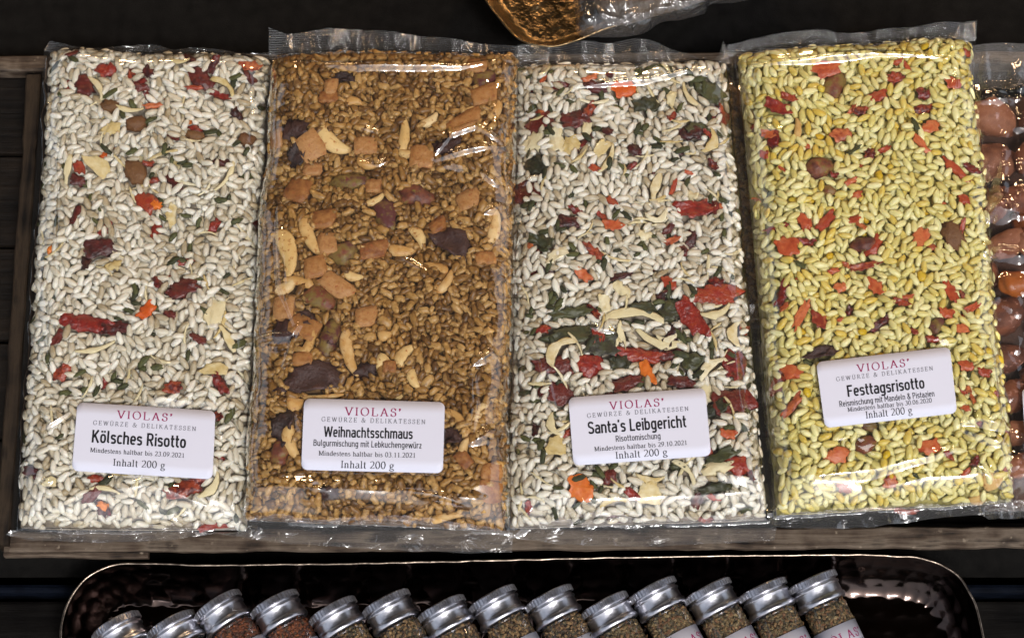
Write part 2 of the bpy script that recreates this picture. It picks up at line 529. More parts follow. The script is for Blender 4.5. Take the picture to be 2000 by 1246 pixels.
# kind: (part name, shape fn, variants, material, (a, b, c) half sizes mm, jitter)
KINDS = {
    'rice':     ('rice_grain', shape_rice, 5, 'rice_white', (3.0, 1.48, 1.2), 0.2),
    'yrice':    ('rice_grain', shape_rice, 5, 'rice_yellow', (2.95, 1.52, 1.22), 0.2),
    'bulgur':   ('bulgur_grain', shape_bulgur, 5, 'bulgur', (1.95, 1.35, 1.15), 0.6),
    'tomato':   ('tomato_flake', shape_flake, 6, 'tomato', (3.2, 1.8, 0.9), 0.5),
    'tomatod':  ('tomato_flake', shape_flake, 6, 'tomato_dark', (3.2, 1.9, 0.9), 0.5),
    'pepper':   ('pepper_flake', shape_flake, 6, 'pepper', (2.3, 1.3, 0.6), 0.5),
    'carrot':   ('carrot_flake', shape_flake, 4, 'carrot', (2.0, 1.5, 0.7), 0.4),
    'leek':     ('leek_shred', shape_strip, 6, 'leek', (4.6, 0.6, 0.3), 0.4),
    'leekflake': ('leek_flake', shape_flake, 4, 'leek', (3.6, 2.4, 0.8), 0.3),
    'herb':     ('herb_flake', shape_shard, 5, 'herb', (2.3, 1.1, 0.5), 0.5),
    'veg':      ('green_vegetable_piece', shape_flake, 5, 'green_veg', (6.0, 3.0, 1.4), 0.3),
    'mushroom': ('mushroom_piece', shape_chunk, 3, 'mushroom', (4.6, 4.2, 2.4), 0.2),
    'apple':    ('apple_cube', box_piece, 5, 'apple', (3.2, 3.0, 2.4), 0.2),
    'almond':   ('almond_sliver', shape_sliver, 5, 'almond', (6.5, 2.2, 1.4), 0.2),
    'pistachio': ('pistachio_kernel', shape_nut, 4, 'pistachio', (8.0, 4.4, 3.4), 0.15),
    'cranberry': ('dried_cranberry', shape_flake, 4, 'cranberry', (7.0, 5.0, 2.4), 0.2),
    'corn':     ('corn_piece', shape_granule, 4, 'corn', (2.1, 1.9, 1.2), 0.3),
    'nut':      ('sugared_nut', shape_nut, 5, 'sugared', (12.2, 8.6, 7.2), 0.15),
    'nutc':     ('caramel_nut', shape_nut, 3, 'caramel', (11.0, 7.8, 6.5), 0.15),
}
SHAPES = {}
def shapes(kind):
    if kind not in SHAPES:
        nm, fn, nvar, mat, sz, jit = KINDS[kind]
        SHAPES[kind] = [fn(100 + 7 * i + len(kind)) for i in range(nvar)]
    return SHAPES[kind]

MESHES = {}
def unit_mesh(kind, var):
    """shared mesh with unit shape in metres / 1000; scaled by object scale"""
    key = (kind, var)
    if key not in MESHES:
        V, F = shapes(kind)[var]
        me = mesh_np(KINDS[kind][0], resolve(V, kind, KINDS[kind][4]), F)
        me.materials.append(M[KINDS[kind][3]])
        MESHES[key] = me
    return MESHES[key]

def resolve(V, kind, sz):
    """unit shape to mm; strips carry their bend in two extra columns"""
    if V.shape[1] == 5:
        W = V[:, :3] * np.array(sz)
        W[:, 1] += V[:, 3] * sz[0]
        W[:, 2] += V[:, 4] * sz[2]
        return W
    return V * np.array(sz)

def rotm(yaw, pitch, roll):
    cy, sy = math.cos(yaw), math.sin(yaw); cp, sp = math.cos(pitch), math.sin(pitch); cr, sr = math.cos(roll), math.sin(roll)
    Rz = np.array([[cy, -sy, 0], [sy, cy, 0], [0, 0, 1]])
    Ry = np.array([[cp, 0, -sp], [0, 1, 0], [sp, 0, cp]])
    Rx = np.array([[1, 0, 0], [0, cr, -sr], [0, sr, cr]])
    return Rz @ Ry @ Rx

# ------------------------------------------------------------------ packets
class Packet:
    def __init__(self, name, quad, z0, T, seed, Rs=(11, 11, 15, 15), lump=0.6, skew=0.0):
        """quad: four photo pixels TL TR BR BL of the filled area; z0 its seam level, T bulge above it"""
        self.name, self.z0, self.T, self.seed = name, z0, T, seed
        self.Q = np.array([P(x, y, z0)[:2] for x, y in quad])
        self.Rs = Rs
        self.n1 = Noise(38, seed + 1); self.n2 = Noise(16, seed + 2); self.n3 = Noise(70, seed + 3)
        self.lump = lump
        self.flat = None
        self.pieces = []
        c = self.Q.mean(0)
        self.c = np.array([c[0], c[1], z0 - T * 0.5])
    def dist(self, x, y):
        Q = self.Q; ds = []
        for i, j in ((3, 0), (1, 2), (0, 1), (2, 3)):      # left, right, top, bottom
            a, b = Q[i], Q[j]; e = (b - a) / np.linalg.norm(b - a)
            n = np.array([e[1], -e[0]])
            ds.append((x - a[0]) * n[0] + (y - a[1]) * n[1])
        return ds
    def H(self, x, y):
        """upper envelope of the filling"""
        x = np.asarray(x, float); y = np.asarray(y, float)
        ds = self.dist(x, y)
        w = 0.45 * self.n2(x, y) + 0.9 * self.n3(x + 31, y - 17)
        f = 1.0
        for d, Rr in zip(ds, self.Rs):
            s = np.clip((d + w) / Rr, 0, 1)
            f = f * (1 - (1 - s) ** 2.1) ** (1 / 2.1)
        h = self.z0 + self.T * f + self.lump * (self.n1(x, y) + 1.4 * self.n3(x, y)) * f
        if self.flat is not None:
            inside, zl = self.label_mask(x, y, 4.0)
            h = h * (1 - inside) + np.minimum(h, zl - 2.0) * inside
        return h
    def set_label(self, quad):
        zc = self.z0 + self.T + 1.6
        L = np.array([P(x, y, zc)[:2] for x, y in quad])
        g = [(L[0] * (1 - u) + L[1] * u) * (1 - v) + (L[3] * (1 - u) + L[2] * u) * v for u in np.linspace(0, 1, 7) for v in np.linspace(0, 1, 5)]
        g = np.array(g)
        hz = self.H(g[:, 0], g[:, 1])
        # best tilted plane a little above the filling
        A = np.c_[g[:, 0], g[:, 1], np.ones(len(g))]
        co, *_ = np.linalg.lstsq(A, hz, rcond=None)
        zoff = np.percentile(hz - A @ co, 70) + 1.3
        self.lp = (co[0], co[1], co[2] + zoff)
        # true corners on that plane
        self.flat = []
        for (px, py) in quad:
            z = zc
            for _ in range(5):
                p = P(px, py, z); z = self.lp[0] * p[0] + self.lp[1] * p[1] + self.lp[2]
            self.flat.append(P(px, py, z))
        self.flat = np.array(self.flat)
    def label_mask(self, x, y, soft):
        L = self.flat; m = 1.0
        for i, j in ((3, 0), (1, 2), (0, 1), (2, 3)):
            a, b = L[i][:2], L[j][:2]; e = (b - a) / np.linalg.norm(b - a)
            n = np.array([e[1], -e[0]])
            d = (x - a[0]) * n[0] + (y - a[1]) * n[1]
            m = m * np.clip((d + soft) / soft, 0, 1)
        return m, self.lp[0] * x + self.lp[1] * y + self.lp[2]
    # --- filling: pieces dropped one by one on a height field, each in the lowest place it finds
    def fill(self, base, N, mixes=(), fixed=(), depth=5.4, region=None, K=14):
        r = np.random.default_rng(self.seed)
        res = 0.5
        lo = self.Q.min(0) - 3; hi = self.Q.max(0) + 3
        nx, ny = int((hi[0] - lo[0]) / res) + 1, int((hi[1] - lo[1]) / res) + 1
        gx, gy = np.meshgrid(lo[0] + res * np.arange(nx), lo[1] + res * np.arange(ny), indexing='ij')
        Hm = self.H(gx, gy)
        ds = self.dist(gx, gy)
        dm = np.minimum.reduce(ds)
        hm = np.maximum(Hm - depth, self.z0 - 4.0)
        ok = dm > 0.6
        if region is not None:
            ok &= region(gx, gy)
        hm[~ok] = 1e3
        allowed = np.argwhere(ok)
        allowed_in = np.argwhere(ok & (dm > 4.5)) if region is None else allowed
        def stamp(x, y, cs, sn, a, b, c, zc, pit):
            i0, i1 = int((x - a - lo[0]) / res), int((x + a - lo[0]) / res) + 1
            j0, j1 = int((y - a - lo[1]) / res), int((y + a - lo[1]) / res) + 1
            i0, j0, i1, j1 = max(i0, 0), max(j0, 0), min(i1, nx - 1), min(j1, ny - 1)
            if i1 <= i0 or j1 <= j0: return
            X = gx[i0:i1, j0:j1] - x; Y = gy[i0:i1, j0:j1] - y
            u = (X * cs + Y * sn); v = (-X * sn + Y * cs)
            q = 1 - (u / a) ** 2 - (v / b) ** 2
            top = np.where(q > 0, zc + u * pit + c * np.sqrt(np.maximum(q, 0)), -1e9)
            hm[i0:i1, j0:j1] = np.maximum(hm[i0:i1, j0:j1], top)
        # pieces the photograph shows by name and place
        for (kind, px, py, lpx, wpx, ang) in fixed:
            z = self.z0 + self.T
            a = lpx * 0.22 / 2; b = wpx * 0.22 / 2
            ca, sa = math.cos(R(ang)), math.sin(R(ang))
            for _ in range(3):
                p = P(px, py, z)
                ex = np.array([0, a * ca, -a * ca, -b * sa, b * sa]) * 0.8; ey = np.array([0, a * sa, -a * sa, b * ca, -b * ca]) * 0.8
                hh = self.H(p[0] + ex, p[1] + ey); z = float(min(hh[0], hh[1:].mean(), hh.min() + 1.5))
            sz = KINDS[kind][4]
            c = min(sz[2] * 1.15, max(0.5, b * 0.8))
            zc = z - c * 0.85 - 0.05
            yaw = R(ang)
            gxp = (float(self.H(p[0] + 2, p[1])) - float(self.H(p[0] - 2, p[1]))) / 4
            gyp = (float(self.H(p[0], p[1] + 2)) - float(self.H(p[0], p[1] - 2))) / 4
            pit = gxp * math.cos(yaw) + gyp * math.sin(yaw)
            rol = -gxp * math.sin(yaw) + gyp * math.cos(yaw)
            self.pieces.append((kind, p[0], p[1], zc, yaw, math.atan(pit), math.atan(rol), (a, b, c), z, True))
            stamp(p[0], p[1], math.cos(yaw), math.sin(yaw), a * 0.95, b * 0.95, 0.4, z - 0.2, 0)
        # random ones, kinds interleaved
        order = []
        for kind, n in mixes: order += [kind] * n
        order = order + [base] * N
        order = [order[i] for i in r.permutation(len(order))]
        fails = 0
        for kind in order:
            sz = KINDS[kind][4]; jit = KINDS[kind][5]
            s = 1 + r.normal() * jit * 0.5; s2 = 1 + r.normal() * jit * 0.5
            s = min(max(s, 0.55), 1.7); s2 = min(max(s2, 0.6), 1.5)
            a, b, c = sz[0] * s, sz[1] * (s * 0.5 + s2 * 0.5), sz[2] * (0.7 + 0.3 * s2)
            if self.Kover: K = self.Kover
            if kind in ('rice', 'yrice') and r.random() < 0.09: a *= r.uniform(0.5, 0.75)
            al = allowed if sz[0] < 2.6 or kind == 'rice' or kind == 'yrice' else allowed_in
            pick = al[r.integers(0, len(al), K)]
            xs = lo[0] + res * pick[:, 0] + r.uniform(-.25, .25, K); ys = lo[1] + res * pick[:, 1] + r.uniform(-.25, .25, K)
            th = r.uniform(0, math.pi, K)
            cs, sn = np.cos(th), np.sin(th)
            U = np.array([-0.85, -0.5, 0, 0.5, 0.85, -0.4, 0.4, -0.4, 0.4, 0, 0])
            W = np.array([0, 0, 0, 0, 0, 0.6, 0.6, -0.6, -0.6, 0.8, -0.8])
            X = xs[:, None] + (U * a)[None] * cs[:, None] - (W * b)[None] * sn[:, None]
            Y = ys[:, None] + (U * a)[None] * sn[:, None] + (W * b)[None] * cs[:, None]
            I = np.clip(((X - lo[0]) / res + .5).astype(int), 0, nx - 1); J = np.clip(((Y - lo[1]) / res + .5).astype(int), 0, ny - 1)
            hv = hm[I, J]
            Hc = Hm[np.clip(((xs - lo[0]) / res).astype(int), 0, nx - 1), np.clip(((ys - lo[1]) / res).astype(int), 0, ny - 1)]
            rest = np.sort(hv, axis=1)[:, -2]
            rest = 0.65 * rest + 0.35 * hv.mean(1)
            bad = hv.max(1) > 500
            over = rest + 2 * c * 0.8 - Hc
            sc = over + 1e3 * bad
            k = int(np.argmin(sc))
            if sc[k] > 0.35:
                fails += 1
                if fails > 120: break
                continue
            fails = 0
            x, y = xs[k], ys[k]
            zc = rest[k] + c * 0.72
            he = hv[k]
            pit = (he[4] - he[0] + he[3] - he[1]) / (2.7 * a)
            gxp = (float(Hm[min(I[k, 2] + 4, nx - 1), J[k, 2]]) - float(Hm[max(I[k, 2] - 4, 0), J[k, 2]])) / 4
            gyp = (float(Hm[I[k, 2], min(J[k, 2] + 4, ny - 1)]) - float(Hm[I[k, 2], max(J[k, 2] - 4, 0)])) / 4
            gp = gxp * cs[k] + gyp * sn[k]; gr = -gxp * sn[k] + gyp * cs[k]
            gp, gr = max(-1.5, min(1.5, gp)), max(-1.5, min(1.5, gr))
            lim = 0.30
            pit = gp + max(-lim, min(lim, (pit - gp) * 0.6)) + r.normal() * 0.06
            roll = math.atan(gr) + r.normal() * 0.25
            self.pieces.append((kind, x, y, zc, th[k], math.atan(pit), roll, (a, b, c), float(Hc[k]), False))
            stamp(x, y, cs[k], sn[k], a, b, c, zc, max(-0.6, min(0.6, pit)))
        self.hm, self.Hm, self.lo, self.res = hm, Hm, lo, res
    Kover = None
    def emit(self, root, base, stuffname, limit=300):
        """own objects for everything but the base grains beyond the limit; those joined"""
        r = np.random.default_rng(self.seed + 50)
        base_idx = [i for i, p in enumerate(self.pieces) if p[0] == base]
        def vis(i):
            p = self.pieces[i]
            # how far its crown pokes out of the final height field around it
            ix = int((p[1] - self.lo[0]) / self.res); iy = int((p[2] - self.lo[1]) / self.res)
            h = self.hm[max(ix - 1, 0):ix + 2, max(iy - 1, 0):iy + 2]; h = h[h < 500]
            cover = (h.mean() if len(h) else 0) - (p[3] + p[7][2])
            lab = 0
            if self.flat is not None:
                m, _ = self.label_mask(p[1], p[2], 0.01); lab = 5 * float(m)
            return -cover - lab + 0.15 * p[7][0]
        base_idx.sort(key=vis, reverse=True)
        own = set(base_idx[:limit])
        VV, FF, TT = [], [], []
        off = 0
        cx, cy, cz = self.c
        for i, (kind, x, y, z, yaw, pit, rol, sz, Hc, fx) in enumerate(self.pieces):
            nvar = KINDS[kind][2]
            var = int(r.integers(nvar))
            ref = KINDS[kind][4]
            if kind != base or i in own:
                me = unit_mesh(kind, var)
                o = bpy.data.objects.new(KINDS[kind][0], me)
                COL.objects.link(o)
                o.parent = root
                Rm = rotm(yaw, pit, rol)
                m = Matrix([[*(Rm[0])], [*(Rm[1])], [*(Rm[2])]]).to_4x4()
                S = Matrix.Diagonal((sz[0] / ref[0], sz[1] / ref[1], sz[2] / ref[2], 1))
                o.matrix_local = Matrix.Translation(Vector((x - cx, y - cy, z - cz)) * 0.001) @ m @ S
            else:
                V, F = shapes(kind)[var]
                W = resolve(V, kind, sz) @ rotm(yaw, pit, rol).T + np.array([x - cx, y - cy, z - cz])
                VV.append(W); FF.append(F + off); off += len(W)
                TT.append(np.full(len(W), r.uniform()))
        if VV:
            me = mesh_np(stuffname, np.concatenate(VV), np.concatenate(FF))
            at = me.attributes.new('tint', 'FLOAT', 'POINT')
            at.data.foreach_set('value', np.concatenate(TT).astype(np.float32))
            o = link(stuffname, me, M[KINDS[base][3]], root)
            o['kind'] = 'stuff'
    def core(self, root, mat, depth=4.6, name='packed_filling', under=None):
        """the body of the filling below the grains one can see"""
        under = self.T * 0.6 if under is None else under
        n = 40; m = 60
        s = np.linspace(0.012, 0.988, n); t = np.linspace(0.008, 0.992, m)
        S, Tt = np.meshgrid(s, t, indexing='ij')
        Q = self.Q
        XY = (Q[0] * (1 - S)[..., None] + Q[1] * S[..., None]) * (1 - Tt)[..., None] + (Q[3] * (1 - S)[..., None] + Q[2] * S[..., None]) * Tt[..., None]
        X, Y = XY[..., 0], XY[..., 1]
        h = self.H(X, Y)
        f = np.clip((h - self.z0) / self.T, 0, 1)
        top = np.maximum(h - depth, self.z0 - 2.0)
        edge = np.minimum.reduce([S, 1 - S, Tt, 1 - Tt]) < 0.02
        top = np.where(edge, self.z0 - 2.0, top)
        bot = self.z0 - 2.0 - under * f
        V = np.concatenate([np.stack([X, Y, top], -1).reshape(-1, 3), np.stack([X, Y, bot], -1).reshape(-1, 3)]) - self.c
        F = []
        k = n * m
        for i in range(n - 1):
            for j in range(m - 1):
                a = i * m + j
                F.append((a, a + 1, a + m + 1, a + m)[::-1]); F.append((a + k, a + 1 + k, a + m + 1 + k, a + m + k))
        rim = [(i * m, (i + 1) * m) for i in range(n - 1)] + [((i + 1) * m + m - 1, i * m + m - 1) for i in range(n - 1)] + \
              [(j + 1, j) for j in range(m - 1)] + [((n - 1) * m + j, (n - 1) * m + j + 1) for j in range(m - 1)]
        for a, b in rim: F.append((a, b, b + k, a + k))
        return link(name, mesh_np(name, V, F), M[mat], root)
    # --- film
    def film(self, root, top, bottom, side=(2.5, 2.5), folds=(), res=0.62, mat='film', sealmat='film_seal', hemmat='film_hem',
             crinkle=0.35, clear=0.75, topwave=1.2, hemwave=0.7, tops=None):
        Q = self.Q
        wid = np.linalg.norm(Q[1] - Q[0]); hei = np.linalg.norm(Q[3] - Q[0])
        nL = int(wid / res); nM = int(hei / res)
        e0, e1 = side[0] / wid, side[1] / wid
        s = np.linspace(-e0, 1 + e1, nL)
        topw = np.array([P(x, y, self.z0 + 2)[:2] for x, y in top]); botw = np.array([P(x, y, self.z0)[:2] for x, y in bottom])
        def along(pl, s):
            d = np.r_[0, np.cumsum(np.linalg.norm(np.diff(pl, axis=0), axis=1))]
            u = (s + e0) / (1 + e0 + e1) * d[-1]
            x = np.interp(u, d, pl[:, 0]); y = np.interp(u, d, pl[:, 1])
            if len(pl) > 3:
                k = max(3, nL // 24); ker = np.hanning(k + 2)[1:-1]; ker /= ker.sum()
                pad = lambda a: np.convolve(np.pad(a, (k // 2, k - 1 - k // 2), mode='edge'), ker, 'valid')
                x2, y2 = pad(x), pad(y); x2[0], y2[0], x2[-1], y2[-1] = x[0], y[0], x[-1], y[-1]
                x, y = x2, y2
            return np.stack([x, y], -1)
        O, B = along(topw, s), along(botw, s)
        A0 = Q[0] * (1 - s)[:, None] + Q[1] * s[:, None]; A1 = Q[3] * (1 - s)[:, None] + Q[2] * s[:, None]
        na = 16; nb = 12
        ta = np.linspace(0, 1, na + 1); tm = np.linspace(0, 1, nM + 1)[1:]; tb = np.linspace(0, 1, nb + 1)[1:]
        G1 = O[:, None] * (1 - ta)[None, :, None] + A0[:, None] * ta[None, :, None]
        G2 = A0[:, None] * (1 - tm)[None, :, None] + A1[:, None] * tm[None, :, None]
        G3 = A1[:, None] * (1 - tb)[None, :, None] + B[:, None] * tb[None, :, None]
        G = np.concatenate([G1, G2, G3], 1)
        X, Y = G[..., 0], G[..., 1]
        Z = self.H(X, Y) + clear
        nW = Noise(9, self.seed + 20); nV = Noise(22, self.seed + 21); nE = Noise(14, self.seed + 22)
        amp = crinkle
        f = np.clip((Z - clear - self.z0) / self.T, 0, 1)
        Z = Z + amp * (0.35 * np.abs(nW(X, Y)) + 0.6 * np.abs(nV(X, Y))) * f
        # slack creases near the four edges, running across them
        dl, dr, dt, db = self.dist(X, Y)
        edge = np.exp(-(np.minimum(dt, db).clip(0) / 9.0) ** 2)
        Q1 = Noise(7.5, self.seed + 30)
        Z = Z + 0.55 * amp * edge * np.maximum(0, Q1(X, Y * 0.25)) * 2.2
        edge2 = np.exp(-(np.minimum(dl, dr).clip(0) / 6.0) ** 2)
        Z = Z + 0.18 * amp * edge2 * np.maximum(0, Q1(X * 0.3, Y)) * 2.0
        for (pts, w, h) in folds:
            pw = np.array([P(x, y, self.z0 + self.T * 0.9)[:2] for x, y in pts])
            dmin = np.full(X.shape, 1e9); tt = np.zeros(X.shape)
            seg = np.linalg.norm(np.diff(pw, axis=0), axis=1); tot = seg.sum(); acc = 0
            for a, b, sl in zip(pw[:-1], pw[1:], seg):
                e = (b - a) / sl
                u = np.clip((X - a[0]) * e[0] + (Y - a[1]) * e[1], 0, sl)
                d = np.hypot(X - a[0] - u * e[0], Y - a[1] - u * e[1])
                m = d < dmin
                dmin = np.where(m, d, dmin); tt = np.where(m, (acc + u) / tot, tt); acc += sl
            prof = np.clip(1 - dmin / (w * (0.35 + 0.65 * np.sin(math.pi * np.clip(tt, 0.02, 0.98)))), 0, 1)
            Z = Z + h * np.sin(prof * math.pi / 2) ** 2 * np.sin(math.pi * np.clip(tt, 0.04, 0.96)) ** 0.5
        # seals: flat two-ply strips, gently waved
        nT = Noise(30, self.seed + 23)
        top_i = np.arange(na + 1); 
        k = (1 - ta) ** 1.0
        wave = topwave * (nT(X[:, :na + 1], Y[:, :na + 1] * 0.2) * 1.2 + 0.8) * k[None]
        Z[:, :na + 1] += wave + 1.5 * k[None]
        kb = np.linspace(0, 1, nb + 1)
        Z[:, -(nb + 1):] += hemwave * nE(X[:, -(nb + 1):], Y[:, -(nb + 1):] * 0.3) * kb[None]
        if self.flat is not None:
            inside, zl = self.label_mask(X, Y, 3.0)
            Z = np.where(inside > 0, np.minimum(Z, zl - 0.55 + (1 - inside) * 4), Z)
        V = np.stack([X, Y, Z], -1) - self.c
        nn = V.shape[1]
        def sub(a, b):
            W = V[:, a:b + 1]; mm = b - a + 1
            i, j = np.meshgrid(np.arange(nL - 1), np.arange(mm - 1), indexing='ij')
            q = (i * mm + j).ravel()
            F = np.stack([q, q + mm, q + mm + 1, q + 1], -1)[:, ::-1]
            return W.reshape(-1, 3), F
        for nm, a, b, mt in (('film', na, na + nM, mat), ('top_seal', 0, na, sealmat), ('bottom_seal', na + nM, nn - 1, hemmat)):
            W, F = sub(a, b)
            link(nm, mesh_np(nm, W, F), M[mt], root)

# ------------------------------------------------------------------ lettering
def arc(cx, cy, rx, ry, a0, a1, n=14):
    return [(cx + rx * math.cos(R(a0 + (a1 - a0) * i / n)), cy + ry * math.sin(R(a0 + (a1 - a0) * i / n))) for i in range(n + 1)]
XH = 0.66
GL = {  # glyph: advance, strokes, serif feet (x, y, half width)
 'V': (0.92, [[(0.12, 1), (0.47, 0)], [(0.47, 0), (0.82, 1)]], [(0.12, 1, .15), (0.82, 1, .13)]),
 'I': (0.42, [[(0.21, 1), (0.21, 0)]], [(0.21, 1, .15), (0.21, 0, .15)]),
 'O': (0.98, [arc(0.49, 0.5, 0.40, 0.5, 90, 450, 28)], []),
 'L': (0.78, [[(0.2, 1), (0.2, 0)], [(0.2, 0), (0.7, 0), (0.72, 0.24)]], [(0.2, 1, .15), (0.15, 0, .1)]),
 'A': (0.94, [[(0.14, 0), (0.46, 1)], [(0.46, 1), (0.80, 0)], [(0.25, 0.36), (0.67, 0.36)]], [(0.14, 0, .12), (0.80, 0, .14)]),
 'S': (0.68, [arc(0.34, 0.74, 0.22, 0.26, 20, 210, 12) + arc(0.34, 0.27, 0.25, 0.27, 60, -160, 14), [(0.56, 0.72), (0.56, 0.95)], [(0.1, 0.05), (0.1, 0.3)]], []),
 "'": (0.34, [[(0.13, 1.0), (0.13, 0.80)], [(0.21, 1.0), (0.21, 0.84), (0.10, 0.66)]], []),
 'G': (0.98, [arc(0.5, 0.5, 0.41, 0.5, 45, 320, 22), [(0.83, 0.0 + 0.12), (0.83, 0.45)], [(0.8, 0.75), (0.8, 0.98)]], [(0.83, 0.45, .13)]),
 'E': (0.80, [[(0.2, 1), (0.2, 0)], [(0.2, 1), (0.68, 1), (0.69, 0.8)], [(0.2, 0.52), (0.56, 0.52)], [(0.2, 0), (0.70, 0), (0.73, 0.22)], [(0.56, 0.42), (0.56, 0.62)]], [(0.15, 1, .1), (0.15, 0, .1)]),
 'W': (1.25, [[(0.12, 1), (0.40, 0)], [(0.40, 0), (0.64, 1)], [(0.64, 1), (0.88, 0)], [(0.88, 0), (1.14, 1)]], [(0.12, 1, .13), (0.64, 1, .1), (1.14, 1, .12)]),
 'U': (0.95, [[(0.2, 1), (0.2, 0.32)] + arc(0.48, 0.3, 0.28, 0.3, 180, 360, 12) + [(0.76, 1)]], [(0.2, 1, .15), (0.76, 1, .13)]),
 'R': (0.88, [[(0.2, 1), (0.2, 0)], [(0.2, 1), (0.42, 1)] + arc(0.42, 0.75, 0.24, 0.25, 90, -90, 12) + [(0.2, 0.5)], [(0.42, 0.5), (0.80, 0)]], [(0.15, 1, .1), (0.2, 0, .15), (0.82, 0, .08)]),
 'Z': (0.80, [[(0.1, 0.8), (0.12, 1), (0.68, 1)], [(0.68, 1), (0.1, 0)], [(0.1, 0), (0.7, 0), (0.72, 0.22)]], []),
 '&': (1.02, [[(0.92, 0.55), (0.80, 0.25), (0.62, 0.05)] + arc(0.36, 0.24, 0.26, 0.24, -60, -230, 10) + [(0.50, 0.62)] + arc(0.43, 0.82, 0.16, 0.18, -40, 200, 12) + [(0.34, 0.62), (0.60, 0.25), (0.92, 0.0)]], [(0.90, 0.56, .12)]),
 'D': (0.95, [[(0.2, 1), (0.2, 0)], [(0.2, 1), (0.42, 1)] + arc(0.42, 0.5, 0.42, 0.5, 90, -90, 16) + [(0.2, 0)]], [(0.15, 1, .1), (0.15, 0, .1)]),
 'K': (0.92, [[(0.2, 1), (0.2, 0)], [(0.74, 1), (0.22, 0.44)], [(0.38, 0.6), (0.82, 0)]], [(0.2, 1, .15), (0.2, 0, .15), (0.74, 1, .12), (0.82, 0, .13)]),
 'T': (0.82, [[(0.41, 1), (0.41, 0)], [(0.08, 0.78), (0.1, 1), (0.72, 1), (0.74, 0.78)]], [(0.41, 0, .16)]),
 'N': (0.98, [[(0.2, 0), (0.2, 1)], [(0.18, 1), (0.80, 0.0)], [(0.80, 0), (0.80, 1)]], [(0.2, 0, .13), (0.14, 1, .12), (0.80, 1, .13)]),
 'M': (1.15, [[(0.2, 0), (0.2, 1)], [(0.2, 1), (0.57, 0.05)], [(0.57, 0.05), (0.94, 1)], [(0.96, 1), (0.96, 0)]], [(0.2, 0, .13), (0.14, 1, .1), (1.0, 1, .1), (0.96, 0, .15)]),
 'i': (0.40, [[(0.2, XH), (0.2, 0)], [(0.2, 0.98), (0.2, 0.88)]], [(0.2, 0, .13), (0.14, XH, .07)]),
 'n': (0.74, [[(0.2, XH), (0.2, 0)], [(0.2, 0.5)] + arc(0.38, 0.46, 0.17, 0.2, 150, 0, 8) + [(0.55, 0)]], [(0.2, 0, .13), (0.14, XH, .07), (0.56, 0, .13)]),
 'd': (0.74, [[(0.56, 1), (0.56, 0)], arc(0.34, 0.33, 0.22, 0.33, 40, 320, 16)], [(0.5, 1, .08), (0.62, 0, .08)]),
 'e': (0.66, [[(0.12, 0.38), (0.54, 0.38)] + arc(0.33, 0.33, 0.22, 0.33, 10, 320, 18)], []),
 's': (0.56, [arc(0.28, 0.49, 0.15, 0.17, 30, 210, 9) + arc(0.28, 0.18, 0.18, 0.18, 60, -150, 10)], []),
 't': (0.44, [[(0.22, 0.88), (0.22, 0.14)] + arc(0.34, 0.14, 0.12, 0.14, 180, 300, 6), [(0.08, XH), (0.38, XH)]], []),
 'h': (0.74, [[(0.2, 1), (0.2, 0)], [(0.2, 0.5)] + arc(0.38, 0.46, 0.17, 0.2, 150, 0, 8) + [(0.55, 0)]], [(0.2, 0, .13), (0.14, 1, .07), (0.56, 0, .13)]),
 'a': (0.66, [arc(0.32, 0.5, 0.17, 0.16, 160, 0, 8) + [(0.49, 0.1), (0.60, 0.02)], [(0.49, 0.42), (0.30, 0.36)] + arc(0.27, 0.17, 0.16, 0.17, 110, 330, 9) + [(0.49, 0.16)]], []),
 'l': (0.38, [[(0.19, 1), (0.19, 0)]], [(0.13, 1, .07), (0.19, 0, .13)]),
 'b': (0.74, [[(0.2, 1), (0.2, 0.02)], arc(0.40, 0.33, 0.22, 0.33, 140, -140, 16)], [(0.14, 1, .08)]),
 'r': (0.52, [[(0.2, XH), (0.2, 0)], [(0.2, 0.48)] + arc(0.38, 0.47, 0.16, 0.19, 150, 50, 6)], [(0.2, 0, .15), (0.14, XH, .07)]),
 'g': (0.70, [arc(0.32, 0.44, 0.19, 0.22, 0, 360, 18), [(0.24, 0.23), (0.14, 0.12), (0.24, 0.03), (0.48, 0.0)] + arc(0.34, -0.16, 0.25, 0.15, 50, -230, 14), [(0.45, 0.6), (0.62, 0.64)]], []),
 '0': (0.72, [arc(0.36, 0.5, 0.25, 0.5, 90, 450, 22)], []),
 '1': (0.72, [[(0.22, 0.86), (0.38, 0.98), (0.38, 0)]], [(0.38, 0, .15)]),
 '2': (0.72, [arc(0.35, 0.73, 0.23, 0.26, 160, -20, 10) + [(0.46, 0.42), (0.1, 0.02)], [(0.1, 0.03), (0.6, 0.03), (0.64, 0.18)]], []),
 '3': (0.72, [arc(0.33, 0.77, 0.2, 0.22, 150, -80, 10) + arc(0.32, 0.28, 0.25, 0.28, 80, -150, 12)], []),
 '6': (0.72, [[(0.58, 0.98), (0.34, 0.84), (0.16, 0.55)] + arc(0.36, 0.31, 0.23, 0.31, 165, 525, 20)], []),
 '9': (0.72, [[(0.14, 0.02), (0.40, 0.18), (0.56, 0.45)] + arc(0.36, 0.69, 0.23, 0.31, -15, 345, 20)], []),
 '.': (0.34, [[(0.15, 0.08), (0.15, -0.01)]], []),
 ' ': (0.42, [], []),
}
